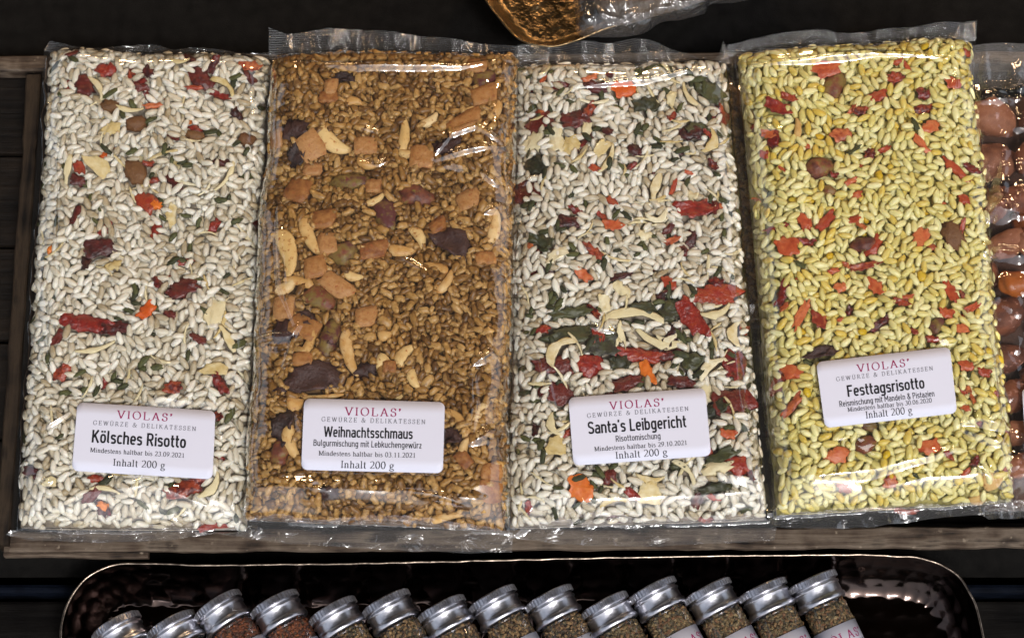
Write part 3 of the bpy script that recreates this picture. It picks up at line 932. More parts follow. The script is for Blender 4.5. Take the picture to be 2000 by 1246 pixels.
def serif_mesh(text, thick=0.125, thin=0.045, track=0.0):
    """strips in units of cap height; returns V (n,3), F"""
    V, F = [], []
    x0 = 0.0; lift = 0
    def quad(pts):
        nonlocal lift
        b = len(V); lift += 1
        for p in pts: V.append((p[0], p[1], 0.002 * (lift % 5)))
        F.append(tuple(range(b, b + len(pts))))
    def stroke(pl):
        nonlocal lift
        lift += 1
        pl = [p for i, p in enumerate(pl) if i == 0 or math.hypot(p[0] - pl[i - 1][0], p[1] - pl[i - 1][1]) > 1e-4]
        n = len(pl); b = len(V)
        for i, p in enumerate(pl):
            q0 = pl[max(i - 1, 0)]; q1 = pl[min(i + 1, n - 1)]
            if n > 3 and math.hypot(pl[0][0] - pl[-1][0], pl[0][1] - pl[-1][1]) < 1e-3 and i in (0, n - 1):
                q0, q1 = pl[-2], pl[1]
            dx, dy = q1[0] - q0[0], q1[1] - q0[1]; l = math.hypot(dx, dy) or 1
            dx, dy = dx / l, dy / l
            a = math.atan2(dy, dx)
            w = thin + (thick - thin) * abs(math.sin(a - R(14))) ** 1.8
            V.append((x0 + p[0] - dy * w / 2, p[1] + dx * w / 2, 0.002 * (lift % 5)))
            V.append((x0 + p[0] + dy * w / 2, p[1] - dx * w / 2, 0.002 * (lift % 5)))
        for i in range(n - 1):
            F.append((b + 2 * i, b + 2 * i + 1, b + 2 * i + 3, b + 2 * i + 2))
    for ch in text:
        if ch == 'Ü':
            g = GL['U']
            for dx in (0.36, 0.60): quad([(x0 + dx - .055, 1.12), (x0 + dx + .055, 1.12), (x0 + dx + .055, 1.24), (x0 + dx - .055, 1.24)])
        else:
            g = GL[ch]
        adv, strokes, feet = g
        for s in strokes: stroke(s)
        for (fx, fy, hw) in feet:
            t = thin * 0.55
            yy = fy + (t if fy < 0.05 else -t)
            quad([(x0 + fx - hw, yy - t), (x0 + fx + hw, yy - t), (x0 + fx + hw, yy + t), (x0 + fx - hw, yy + t)])
        x0 += adv + track
    return np.array(V), F, x0 - track

# condensed grotesk in even strokes; (advance, strokes); cap height 1, x-height .72
def o_(cx=0.25, rx=0.16, cy=0.36, ry=0.29, a0=90, a1=450, n=20):
    pts = []
    for i in range(n + 1):
        a = R(a0 + (a1 - a0) * i / n); c, s_ = math.cos(a), math.sin(a)
        pts.append((cx + rx * math.copysign(abs(c) ** 0.75, c), cy + ry * math.copysign(abs(s_) ** 0.75, s_)))
    return pts
SL, SR = 0.09, 0.41
GS = {
 'K': (0.60, [[(.09, 1), (.09, 0)], [(.50, 1), (.12, .42)], [(.24, .60), (.53, 0)]]),
 'o': (0.50, [o_()]), 'ö': (0.50, [o_(), [(.15, .98), (.15, .83)], [(.35, .98), (.35, .83)]]),
 'l': (0.26, [[(.10, 1), (.10, .14), (.20, .07)]]),
 's': (0.45, [[(.38, .55)] + o_(.22, .14, .50, .15, 40, 200, 8) + [(.22, .37)] + o_(.22, .15, .21, .15, 60, -150, 10)]),
 'c': (0.45, [o_(.25, .16, .36, .29, 40, 320, 16)]),
 'h': (0.51, [[(.09, 1), (.09, 0)], [(.09, .5)] + o_(.25, .16, .47, .18, 160, 0, 8) + [(.41, 0)]]),
 'e': (0.49, [[(.12, .36), (.41, .36)] + o_(.25, .16, .36, .29, 10, 315, 16)]),
 'R': (0.58, [[(.09, 1), (.09, 0)], [(.09, .93), (.28, .93)] + o_(.28, .18, .70, .23, 90, -90, 10) + [(.09, .47)], [(.28, .47), (.49, 0)]]),
 'i': (0.19, [[(.095, .72), (.095, 0)], [(.095, .99), (.095, .84)]]),
 't': (0.33, [[(.14, .95), (.14, .15), (.20, .07), (.31, .07)], [(.02, .65), (.31, .65)]]),
 'W': (0.88, [[(.06, 1), (.22, 0)], [(.22, 0), (.43, .95)], [(.43, .95), (.64, 0)], [(.64, 0), (.81, 1)]]),
 'n': (0.51, [[(.09, .72), (.09, 0)], [(.09, .5)] + o_(.25, .16, .47, .18, 160, 0, 8) + [(.41, 0)]]),
 'a': (0.49, [[(.10, .58)] + o_(.24, .16, .47, .18, 120, 0, 7) + [(.40, 0)], [(.40, .40), (.22, .40)] + o_(.23, .15, .225, .165, 100, 300, 9) + [(.40, .14)]]),
 'm': (0.76, [[(.09, .72), (.09, 0)], [(.09, .5)] + o_(.235, .145, .48, .17, 160, 0, 8) + [(.38, 0)], [(.38, .5)] + o_(.525, .145, .48, .17, 160, 0, 8) + [(.67, 0)]]),
 'u': (0.51, [[(.09, .72), (.09, .25)] + o_(.25, .16, .25, .18, 180, 340, 8), [(.41, .72), (.41, 0)]]),
 'ü': (0.51, [[(.09, .72), (.09, .25)] + o_(.25, .16, .25, .18, 180, 340, 8), [(.41, .72), (.41, 0)], [(.15, .98), (.15, .83)], [(.35, .98), (.35, .83)]]),
 'B': (0.58, [[(.09, 1), (.09, 0)], [(.09, .93), (.28, .93)] + o_(.28, .17, .73, .20, 90, -90, 10) + [(.09, .53)], [(.28, .53)] + o_(.28, .20, .30, .23, 90, -90, 10) + [(.09, .07)]]),
 'g': (0.51, [o_(), [(.41, .72), (.41, -.06)] + o_(.25, .16, -.04, .15, 0, -150, 8)]),
 'r': (0.36, [[(.09, .72), (.09, 0)], [(.09, .48)] + o_(.26, .16, .45, .20, 160, 70, 6)]),
 'L': (0.48, [[(.09, 1), (.09, 0)], [(.09, .07), (.46, .07)]]),
 'b': (0.51, [[(.09, 1), (.09, 0)], o_()]), 'd': (0.51, [[(.41, 1), (.41, 0)], o_()]),
 'k': (0.49, [[(.09, 1), (.09, 0)], [(.40, .72), (.12, .30)], [(.22, .44), (.44, 0)]]),
 'w': (0.70, [[(.05, .72), (.18, 0)], [(.18, 0), (.345, .68)], [(.345, .68), (.51, 0)], [(.51, 0), (.64, .72)]]),
 'z': (0.44, [[(.06, .65), (.37, .65)], [(.36, .66), (.08, .06)], [(.06, .07), (.39, .07)]]),
 'S': (0.55, [[(.46, .80)] + o_(.27, .18, .73, .20, 30, 215, 10) + [(.27, .51)] + o_(.27, .19, .28, .21, 60, -160, 12)]),
 "'": (0.20, [[(.11, 1), (.09, .78)]]),
 'F': (0.50, [[(.09, 1), (.09, 0)], [(.09, .93), (.47, .93)], [(.09, .50), (.41, .50)]]),
 'P': (0.56, [[(.09, 1), (.09, 0)], [(.09, .93), (.28, .93)] + o_(.28, .18, .70, .23, 90, -90, 10) + [(.09, .47)]]),
 'M': (0.74, [[(.09, 0), (.09, 1)], [(.09, .98), (.36, .34)], [(.36, .34), (.63, .98)], [(.63, 1), (.63, 0)]]),
 '&': (0.62, [[(.55, .42), (.42, .12)] + o_(.25, .17, .24, .18, -50, -230, 8) + [(.34, .62)] + o_(.27, .12, .82, .12, -30, 200, 10) + [(.28, .52), (.56, .0)]]),
 ' ': (0.26, []),
}
def sans_mesh(text, w=0.15):
    V, F = [], []; x0 = 0.0; lift = 0
    for ch in text:
        adv, strokes = GS[ch]
        for pl in strokes:
            lift += 1
            pl = [p for i, p in enumerate(pl) if i == 0 or math.hypot(p[0] - pl[i - 1][0], p[1] - pl[i - 1][1]) > 1e-4]
            n = len(pl); b = len(V)
            closed = n > 3 and math.hypot(pl[0][0] - pl[-1][0], pl[0][1] - pl[-1][1]) < 1e-3
            for i, p in enumerate(pl):
                q0 = pl[max(i - 1, 0)]; q1 = pl[min(i + 1, n - 1)]
                if closed and i in (0, n - 1): q0, q1 = pl[-2], pl[1]
                dx, dy = q1[0] - q0[0], q1[1] - q0[1]; l = math.hypot(dx, dy) or 1
                V.append((x0 + p[0] - dy / l * w / 2, p[1] + dx / l * w / 2, 0.002 * (lift % 5)))
                V.append((x0 + p[0] + dy / l * w / 2, p[1] - dx / l * w / 2, 0.002 * (lift % 5)))
            for i in range(n - 1):
                F.append((b + 2 * i, b + 2 * i + 1, b + 2 * i + 3, b + 2 * i + 2))
        x0 += adv + 0.035
    return np.array(V), F

def letter_part(name, kind, text, mat, parent, mapf, u0, u1, v_base, cap, **kw):
    """mapf(u, v, lift) -> mm, u 0..1 across, v 0..1 down the label; cap = cap height in v"""
    if kind == 'serif':
        V, F, w = serif_mesh(text, **kw)
        ch = 1.0; xa, xb = V[:, 0].min(), V[:, 0].max(); zz = V[:, 2]
    else:
        V, F = sans_mesh(text, **kw)
        ch = 1.0; xa, xb = V[:, 0].min(), V[:, 0].max(); zz = V[:, 2]
    u = u0 + (V[:, 0] - xa) / (xb - xa) * (u1 - u0)
    v = v_base - V[:, 1] / ch * cap
    W = [mapf(a, b, 0.06 + z) for a, b, z in zip(u, v, zz * 3)]
    return link(name, mesh_list(name, W, F), mat, parent)

def rounded(n=6, r=0.06, asp=0.5):
    """rounded rectangle in unit square; asp = height / width"""
    pts = []
    for cx, cy, a0 in ((1 - r, r / asp, -90), (1 - r, 1 - r / asp, 0), (r, 1 - r / asp, 90), (r, r / asp, 180)):
        for i in range(n + 1):
            a = R(a0 + 90 * i / n)
            pts.append((cx + r * math.cos(a), cy + r / asp * math.sin(a)))
    return pts

def make_label(pk, root, lines, n_u=14):
    L = pk.flat - pk.c
    asp = np.linalg.norm(L[3] - L[0]) / np.linalg.norm(L[1] - L[0])
    bendn = Noise(60, pk.seed + 70)
    def mapf(u, v, lift):
        p = (L[0] * (1 - u) + L[1] * u) * (1 - v) + (L[3] * (1 - u) + L[2] * u) * v
        z = 0.22 * float(bendn(p[0], p[1]))
        return p + np.array([0, 0, z + lift])
    # sheet: strips between top and bottom outline so that it can bend
    r = 0.045
    us = sorted(set([0.0] + [r * (1 - math.cos(R(a))) for a in (20, 40, 60, 80)] + list(np.linspace(r, 1 - r, n_u)) + [1 - r * (1 - math.cos(R(a))) for a in (20, 40, 60, 80)] + [1.0]))
    V, F = [], []
    m = 7
    for u in us:
        e = min(u, 1 - u)
        ins = (r - math.sqrt(max(0, r * r - (r - e) ** 2))) / asp if e < r else 0
        for j in range(m):
            v = ins + (1 - 2 * ins) * j / (m - 1)
            V.append(mapf(u, v, 0.0))
    k = len(V)
    V += [v - np.array([0, 0, 0.18]) for v in V]
    for i in range(len(us) - 1):
        for j in range(m - 1):
            a = i * m + j
            F.append((a, a + 1, a + m + 1, a + m)); F.append((a + k, a + m + k, a + m + 1 + k, a + 1 + k))
    nu = len(us)
    rim = [i * m for i in range(nu)] + [(nu - 1) * m + j for j in range(1, m)] + [i * m + m - 1 for i in range(nu - 2, -1, -1)] + [j for j in range(m - 2, 0, -1)]
    for a, b in zip(rim, rim[1:] + rim[:1]): F.append((a, b, b + k, a + k))
    lab = link('label', mesh_list('label', V, F, True), M['label'], root)
    for (nm, kind, text, mat, u0, u1, vb, cap, kw) in lines:
        letter_part(nm, kind, text, M[mat], lab, mapf, u0, u1, vb, cap, **kw)
    return lab

def label_lines(title, sub, date, geo):
    """geo: per line (u0, u1, baseline, cap)"""
    out = [('brand_lettering', 'serif', "VIOLAS'", 'ink_red', *geo[0], dict(track=0.18, thick=0.15, thin=0.06)),
           ('tagline_lettering', 'serif', 'GEWÜRZE & DELIKATESSEN', 'ink_grey', *geo[1], dict(track=0.30, thick=0.15, thin=0.08)),
           ('title_lettering', 'sans', title, 'ink', *geo[2], dict(w=0.155))]
    if sub: out.append(('subtitle_lettering', 'sans', sub, 'ink', *geo[3], dict(w=0.125)))
    out.append(('date_lettering', 'serif', 'Mindestens haltbar bis ' + date, 'ink', *geo[4], dict(thick=0.15, thin=0.085)))
    out.append(('weight_lettering', 'serif', 'Inhalt 200 g', 'ink', *geo[5], dict(thick=0.14, thin=0.06)))
    return out

# ================================================================== SETTING
def box(name, lo, hi, mat, parent=None, bevel=0.6, origin=(0, 0, 0), jitter=0.0, cuts=0):
    bm = bmesh.new()
    bmesh.ops.create_cube(bm, size=1)
    for v in bm.verts:
        v.co = Vector([((lo[i] + hi[i]) / 2 + v.co[i] * (hi[i] - lo[i]) - origin[i]) * 0.001 for i in range(3)])
    if bevel:
        bmesh.ops.bevel(bm, geom=bm.edges[:], offset=bevel * 0.001, segments=2, affect='EDGES', profile=0.6)
    me = bpy.data.meshes.new(name); bm.to_mesh(me); bm.free()
    return link(name, me, mat, parent)

def plank(name, a, b, width, zt, thick, mat, parent, origin, seed=0, wob=0.35):
    """board whose top centre line runs a->b (xy mm); edges a little uneven"""
    a = np.array(a[:2], float); b = np.array(b[:2], float)
    L = np.linalg.norm(b - a); e = (b - a) / L; n = np.array([-e[1], e[0]])
    ns = max(6, int(L / 6)); w1 = Noise(35, seed + 5); w2 = Noise(9, seed + 6)
    V, F = [], []
    ch = 0.7
    for i in range(ns + 1):
        t = i / ns; c = a + e * L * t
        j1 = wob * (float(w1(t * L, 3)) + 0.5 * float(w2(t * L, 9))); j2 = wob * (float(w1(t * L, 50)) + 0.5 * float(w2(t * L, 70)))
        hw = width / 2
        prof = [(-hw - j1, zt - thick), (-hw - j1, zt - ch), (-hw + ch - j1, zt), (hw - ch + j2, zt), (hw + j2, zt - ch), (hw + j2, zt - thick)]
        for (s, z) in prof:
            p = c + n * s
            V.append((p[0] - origin[0], p[1] - origin[1], z - origin[2]))
    k = 6
    for i in range(ns):
        for j in range(k):
            p = i * k + j; q = i * k + (j + 1) % k
            F.append((p, q, q + k, p + k)[::-1])
    F.append(tuple(range(k))); F.append(tuple(range(ns * k, ns * k + k))[::-1])
    return link(name, mesh_list(name, V, F), mat, parent)

# the table: dark cloth far side, painted board step near side
cloth_m = solid_mat('black_cloth', (0.0055, 0.005, 0.0045), 0.9, spec=0.08, noise=(160, 0.35), bump=(1600, 0.5, 0.0003))
V, F = [], []
nC = Noise(160, 3); nD = Noise(60, 4)
gx = np.linspace(-700, 700, 90); gy = np.linspace(-105, 800, 70)
for x in gx:
    for y in gy:
        V.append((x, y, -37 + 2.5 * float(nC(x, y)) * min(1, (y + 105) / 150) + 0.5 * float(nD(x, y))))
for i in range(len(gx) - 1):
    for j in range(len(gy) - 1):
        q = i * len(gy) + j
        F.append((q, q + len(gy), q + len(gy) + 1, q + 1))
tag(link('table_cloth_ground', mesh_list('table_cloth_ground', V, F, True), cloth_m), kind='structure')

blue_m = wood_mat('blue_black_paint', [(2, 3, 6), (5, 7, 13), (11, 15, 24), (3, 5, 9)], stretch=(5, 60, 60), spec=0.03)
grey_m = wood_mat('dark_brown_board', [(5, 4, 4), (12, 10, 9), (20, 18, 16)], stretch=(6, 90, 90), spec=0.04)  # very dark grey-brown grain
zb = -34
ya = P(0, 1160, zb)[1]
o = box('table_board', (-700, ya, zb - 22), (700, -108, zb), blue_m, None, 3.0); tag(o, kind='structure')
o = box('table_board', (-700, ya - 260, zb - 30), (700, ya - 1.5, zb - 8), grey_m, None, 1.5); tag(o, kind='structure')
o = box('table_base', (-700, -420, -140), (700, 800, -66), grey_m, None, 2.0); tag(o, kind='structure')

# unseen stall canopy and back wall, added to block sky and darken film reflections
block_m = solid_mat('sky_block_cloth', (0.035, 0.03, 0.027), 0.9, spec=0.1, noise=(6, 0.2))
V = [(-3600, -360, 1150), (1500, -360, 1150), (1500, 1300, 1450), (-3600, 1300, 1450)]
V += [(x, y, z + 8) for x, y, z in V]
F = [(0, 1, 2, 3), (7, 6, 5, 4), (0, 4, 5, 1), (1, 5, 6, 2), (2, 6, 7, 3), (3, 7, 4, 0)]
tag(link('sky_block_canopy', mesh_list('sky_block_canopy', V, F), block_m), kind='structure')
o = box('sky_block_wall', (-2200, 1300, -900), (2200, 1310, 1440), block_m, None, 0); tag(o, kind='structure')  # unseen, added to shut out the sky behind the display

# wooden crate ----------------------------------------------------
co = np.array([0.0, 0.0, -34.0])
crate = empty('wooden_crate', co)
tag(crate, 'weathered wooden crate with thin rails holding the row of rice and nut packets', 'crate')
zr = -6.0
pl = P(-260, 1062, zr); pr = P(2300, 1050, zr)
plank('rail', P(20, 1057, zr), P(2300, 1046, zr), 8.6, zr, 4.0, M['wood'], crate, co, 1)
plank('rail', P(8, 1068, zr - 4.4), P(290, 1069, zr - 4.4), 8.0, zr - 4.4, 4.0, M['wood'], crate, co, 21)
plank('side_board', P(-260, 1046, zr - 12), P(2300, 1032, zr - 12), 5.0, zr - 8.8, 18.0, M['wood_shaded'], crate, co, 2)
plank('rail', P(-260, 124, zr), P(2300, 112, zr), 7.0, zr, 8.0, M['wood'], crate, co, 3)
plank('side_board', P(-260, 121, zr - 9), P(2300, 109, zr - 9), 5.0, zr - 8.2, 19.0, M['wood_shaded'], crate, co, 4)
plank('divider', P(66, 146, zr - .5), P(4, 1064, zr - .5), 6.2, zr - 0.5, 22.0, M['wood_y_shaded'], crate, co, 5)
plank('side_board', P(-230, 142, zr), P(-330, 1060, zr), 8.0, zr, 22.0, M['wood_y_shaded'], crate, co, 6)
plank('side_board', P(2330, 142, zr), P(2430, 1060, zr), 8.0, zr, 22.0, M['wood_y_shaded'], crate, co, 7)
a0 = P(-300, 600, -30)[0]; b0 = P(2400, 600, -30)[0]
ylo, yhi = P(0, 1052, -30)[1], P(0, 128, -30)[1]
for i in range(5):
    y0 = ylo + (yhi - ylo) * i / 5; y1 = ylo + (yhi - ylo) * (i + 1) / 5 - 2
    box('floor_board', (a0, y0, -33), (b0, y1, -29), M['wood_shaded'], crate, 0.5, co)

# ================================================================== PACKETS
GRP = 'flat film packets of rice and bulgur mixtures lying in the crate'
# ---- 1: white risotto
p1 = Packet('p1', [(96, 102), (534, 118), (486, 1040), (32, 1036)], 0.0, 14.0, 101, Rs=(18, 18, 12, 20), lump=0.8)
p1.set_label([(151, 785), (421, 802), (415, 936), (140, 919)])
fx1 = [('tomatod', 165, 165, 40, 45, 60), ('tomato', 203, 135, 36, 32, 30), ('tomatod', 392, 152, 50, 40, -40), ('pepper', 376, 170, 34, 10, 5), ('pepper', 488, 130, 34, 28, 40),
       ('tomatod', 470, 430, 85, 30, -10), ('tomatod', 190, 482, 52, 42, 20), ('tomatod', 355, 562, 62, 36, 20), ('tomato', 288, 392, 54, 36, -40), ('carrot', 302, 398, 22, 20, 0),
       ('tomato', 168, 630, 88, 38, -5), ('tomatod', 222, 640, 60, 30, 10), ('carrot', 286, 604, 36, 28, 60), ('tomato', 362, 952, 64, 36, 25), ('tomatod', 512, 208, 40, 30, 0),
       ('tomato', 428, 186, 36, 16, -10), ('tomato', 290, 318, 20, 14, 0), ('pepper', 295, 205, 36, 12, 10), ('tomato', 338, 756, 34, 22, 0), ('tomato', 118, 728, 36, 26, 60), ('tomato', 380, 250, 26, 20, 0),
       ('tomato', 430, 750, 40, 24, -50), ('tomato', 420, 1026, 54, 18, 10), ('tomatod', 515, 300, 40, 34, 0), ('tomatod', 150, 350, 26, 26, 0), ('tomato', 300, 350, 22, 14, 0), ('tomato', 416, 440, 30, 18, 60),
       ('mushroom', 264, 336, 46, 56, 10), ('mushroom', 265, 240, 42, 34, 30), ('mushroom', 212, 204, 34, 28, 0), ('mushroom', 380, 264, 40, 22, 0), ('mushroom', 480, 270, 30, 24, 0),
       ('leekflake', 190, 322, 52, 34, -40), ('leek', 438, 165, 60, 14, -40), ('leek', 132, 330, 62, 14, 85), ('leekflake', 218, 250, 30, 30, 0), ('leek', 442, 346, 70, 10, 60), ('leek', 186, 680, 78, 10, 15),
       ('leekflake', 422, 610, 34, 60, 10), ('leek', 445, 660, 60, 16, -60), ('leek', 412, 950, 60, 16, 55), ('leek', 190, 170, 60, 12, -60), ('leekflake', 418, 720, 46, 26, 0), ('leek', 205, 955, 60, 9, -10),
       ('leek', 250, 212, 60, 10, -5), ('leek', 350, 118, 40, 12, 0), ('leek', 480, 460, 60, 10, -50), ('leekflake', 96, 940, 24, 20, 0), ('leekflake', 222, 516, 26, 22, 0)]
p1.fill('rice', 9000, (('tomato', 45), ('tomatod', 50), ('herb', 200), ('leek', 90), ('leekflake', 14), ('carrot', 7), ('mushroom', 5)), fx1)
r1 = empty('white_risotto_packet', p1.c)
tag(r1, 'leftmost packet, white rice with dark red tomato bits, labelled Kölsches Risotto', 'food packet', GRP)
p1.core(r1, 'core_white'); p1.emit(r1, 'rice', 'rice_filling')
p1.film(r1, [(97, 80), (104, 82), (150, 96), (200, 98), (300, 90), (340, 104), (395, 96), (420, 98), (470, 108), (536, 104)],
        [(12, 1044), (60, 1056), (200, 1060), (330, 1056), (420, 1042), (460, 1050)], side=(2.2, 4.0),
        folds=[([(90, 1000), (160, 968), (240, 960), (280, 946), (330, 960), (400, 990)], 8.0, 3.0), ([(330, 1010), (345, 1020), (360, 1005), (350, 1000)], 2.5, 1.4),
               ([(118, 300), (120, 420), (116, 560)], 2.4, 1.4), ([(116, 560), (104, 640), (98, 700)], 2.2, 1.4), ([(90, 170), (92, 250)], 1.8, 1.3), ([(85, 840), (130, 810), (150, 790)], 3.0, 1.6),
               ([(60, 930), (95, 945), (105, 940)], 2.5, 1.6), ([(270, 600), (262, 680)], 1.8, 0.9), ([(490, 240), (498, 220), (510, 210)], 1.6, 1.0), ([(430, 860), (445, 820)], 2.0, 1.0)])
make_label(p1, r1, label_lines('Kölsches Risotto', None, '23.09.2021', [(.29, .69, .20, .115), (.125, .865, .315, .062), (.125, .80, .575, .185), None, (.12, .79, .715, .066), (.29, .66, .89, .100)]))

# ---- 2: spiced bulgur
p2 = Packet('p2', [(530, 112), (1014, 112), (992, 1040), (476, 1018)], 9.0, 15.0, 202, Rs=(19, 15, 13, 20), lump=1.0)
p2.set_label([(594, 778), (869, 785), (865, 924), (588, 917)])
fx2 = [('apple', 822, 305, 44, 46, -5), ('apple', 915, 390, 44, 40, 20), ('apple', 712, 284, 44, 36, 0), ('apple', 713, 619, 40, 40, 5), ('apple', 615, 521, 42, 44, 10), ('apple', 638, 476, 34, 44, 10),
       ('apple', 582, 372, 46, 50, -20), ('apple', 945, 186, 52, 40, 20), ('apple', 606, 284, 48, 58, 30), ('apple', 632, 428, 44, 38, 0), ('apple', 655, 556, 62, 38, -40), ('apple', 906, 238, 74, 34, 30),
       ('apple', 728, 487, 52, 34, 10), ('apple', 730, 363, 30, 28, 0), ('apple', 945, 505, 38, 28, 10), ('apple', 955, 955, 46, 42, 0), ('apple', 594, 640, 40, 60, 60), ('apple', 610, 330, 36, 26, 0),
       ('apple', 640, 190, 36, 26, 0), ('apple', 855, 440, 34, 26, 30), ('apple', 556, 600, 40, 46, 0), ('apple', 930, 130, 40, 34, 0), ('apple', 956, 920, 40, 34, 0), ('apple', 760, 715, 24, 24, 0), ('apple', 545, 270, 30, 40, 0),
       ('apple', 905, 895, 34, 26, -50), ('apple', 645, 170, 26, 34, 0), ('apple', 590, 700, 36, 26, 0),
       ('pistachio', 685, 352, 88, 36, 5), ('pistachio', 811, 380, 76, 42, 0), ('pistachio', 751, 414, 78, 44, -65), ('pistachio', 670, 492, 58, 46, 60), ('pistachio', 626, 580, 80, 42, -35), ('pistachio', 642, 655, 72, 42, 75),
       ('cranberry', 886, 470, 74, 56, -30), ('cranberry', 870, 282, 56, 44, 0), ('cranberry', 574, 248, 56, 50, 0), ('cranberry', 582, 296, 60, 34, 70), ('cranberry', 610, 735, 110, 60, 10), ('cranberry', 558, 640, 60, 60, 0),
       ('cranberry', 552, 830, 60, 44, 80), ('cranberry', 640, 660, 30, 30, 0), ('cranberry', 670, 150, 50, 22, 0), ('cranberry', 596, 620, 44, 30, 0), ('cranberry', 880, 850, 40, 30, 0), ('pistachio', 945, 150, 60, 40, 30), ('cranberry', 706, 720, 50, 36, 0),
       ('pistachio', 545, 880, 46, 40, 80), ('cranberry', 640, 960, 40, 26, 0),
       ('almond', 648, 280, 74, 32, -35), ('almond', 791, 262, 80, 22, 85), ('almond', 603, 464, 92, 26, -65), ('almond', 564, 488, 96, 36, -75), ('almond', 971, 214, 56, 20, 70), ('almond', 787, 490, 56, 24, 0), ('almond', 820, 460, 46, 22, -60),
       ('almond', 788, 688, 50, 24, 50), ('almond', 607, 664, 80, 18, 68), ('almond', 968, 440, 72, 24, 80), ('almond', 904, 872, 42, 18, 75), ('almond', 565, 866, 66, 24, -70), ('almond', 873, 550, 54, 18, 60), ('almond', 735, 390, 42, 14, 35),
       ('almond', 678, 690, 90, 24, -75), ('almond', 800, 300, 44, 18, 0), ('almond', 842, 234, 42, 18, 40), ('almond', 752, 655, 30, 22, 0), ('almond', 690, 195, 34, 20, 0), ('almond', 748, 700, 28, 28, 0), ('almond', 712, 320, 42, 18, -35),
       ('almond', 805, 740, 40, 20, -70), ('almond', 690, 540, 38, 18, -10), ('almond', 560, 560, 50, 24, 30), ('almond', 630, 775, 80, 12, 5), ('almond', 870, 1005, 60, 18, 8), ('almond', 576, 790, 34, 30, 0)]
p2.fill('bulgur', 9000, (('apple', 9), ('almond', 16), ('corn', 10)), fx2, depth=5.0)
r2 = empty('bulgur_packet', p2.c)
tag(r2, 'clear packet of golden brown bulgur with nuts and apple cubes, labelled Weihnachtsschmaus', 'food packet', GRP)
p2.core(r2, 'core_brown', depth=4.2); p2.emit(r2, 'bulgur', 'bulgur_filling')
p2.film(r2, [(527, 61), (560, 72), (640, 62), (680, 60), (760, 68), (850, 76), (1020, 96)],
        [(462, 1048), (560, 1062), (760, 1074), (900, 1080), (1000, 1078)], side=(1.0, 2.0), topwave=1.8, hemwave=1.2,
        folds=[([(498, 948), (560, 952), (640, 962), (760, 970), (930, 978)], 10.0, 3.6), ([(780, 960), (850, 972), (915, 990)], 2.8, 2.0), ([(600, 958), (640, 965)], 4.5, 2.6),
               ([(845, 315), (880, 270), (930, 252), (990, 290)], 3.2, 2.2), ([(850, 318), (920, 300), (990, 290)], 2.4, 1.5), ([(545, 400), (548, 480), (552, 560), (582, 640), (555, 720)], 3.2, 2.0),
               ([(500, 655), (560, 660), (585, 640)], 3.5, 2.2), ([(695, 320), (740, 326), (770, 312)], 1.8, 1.0), ([(700, 250), (740, 262)], 1.6, 0.9), ([(805, 400), (808, 450), (840, 530)], 1.8, 1.0), ([(780, 500), (835, 535)], 1.6, 1.1),
               ([(924, 710), (930, 790), (920, 870)], 2.0, 1.3), ([(920, 870), (960, 845), (975, 830)], 4.0, 2.2), ([(925, 715), (960, 690), (975, 700)], 3.0, 1.8), ([(560, 120), (700, 135), (900, 130), (1000, 110)], 3.5, 2.0),
               ([(985, 290), (990, 380)], 2.2, 1.4), ([(945, 420), (985, 400)], 3.0, 1.8), ([(940, 340), (980, 370)], 2.5, 1.4)])
make_label(p2, r2, label_lines('Weihnachtsschmaus', 'Bulgurmischung mit Lebkuchengewürz', '03.11.2021', [(.29, .69, .225, .115), (.13, .865, .320, .062), (.15, .78, .535, .150), (.08, .845, .665, .090), (.12, .80, .795, .066), (.28, .655, .960, .100)]))

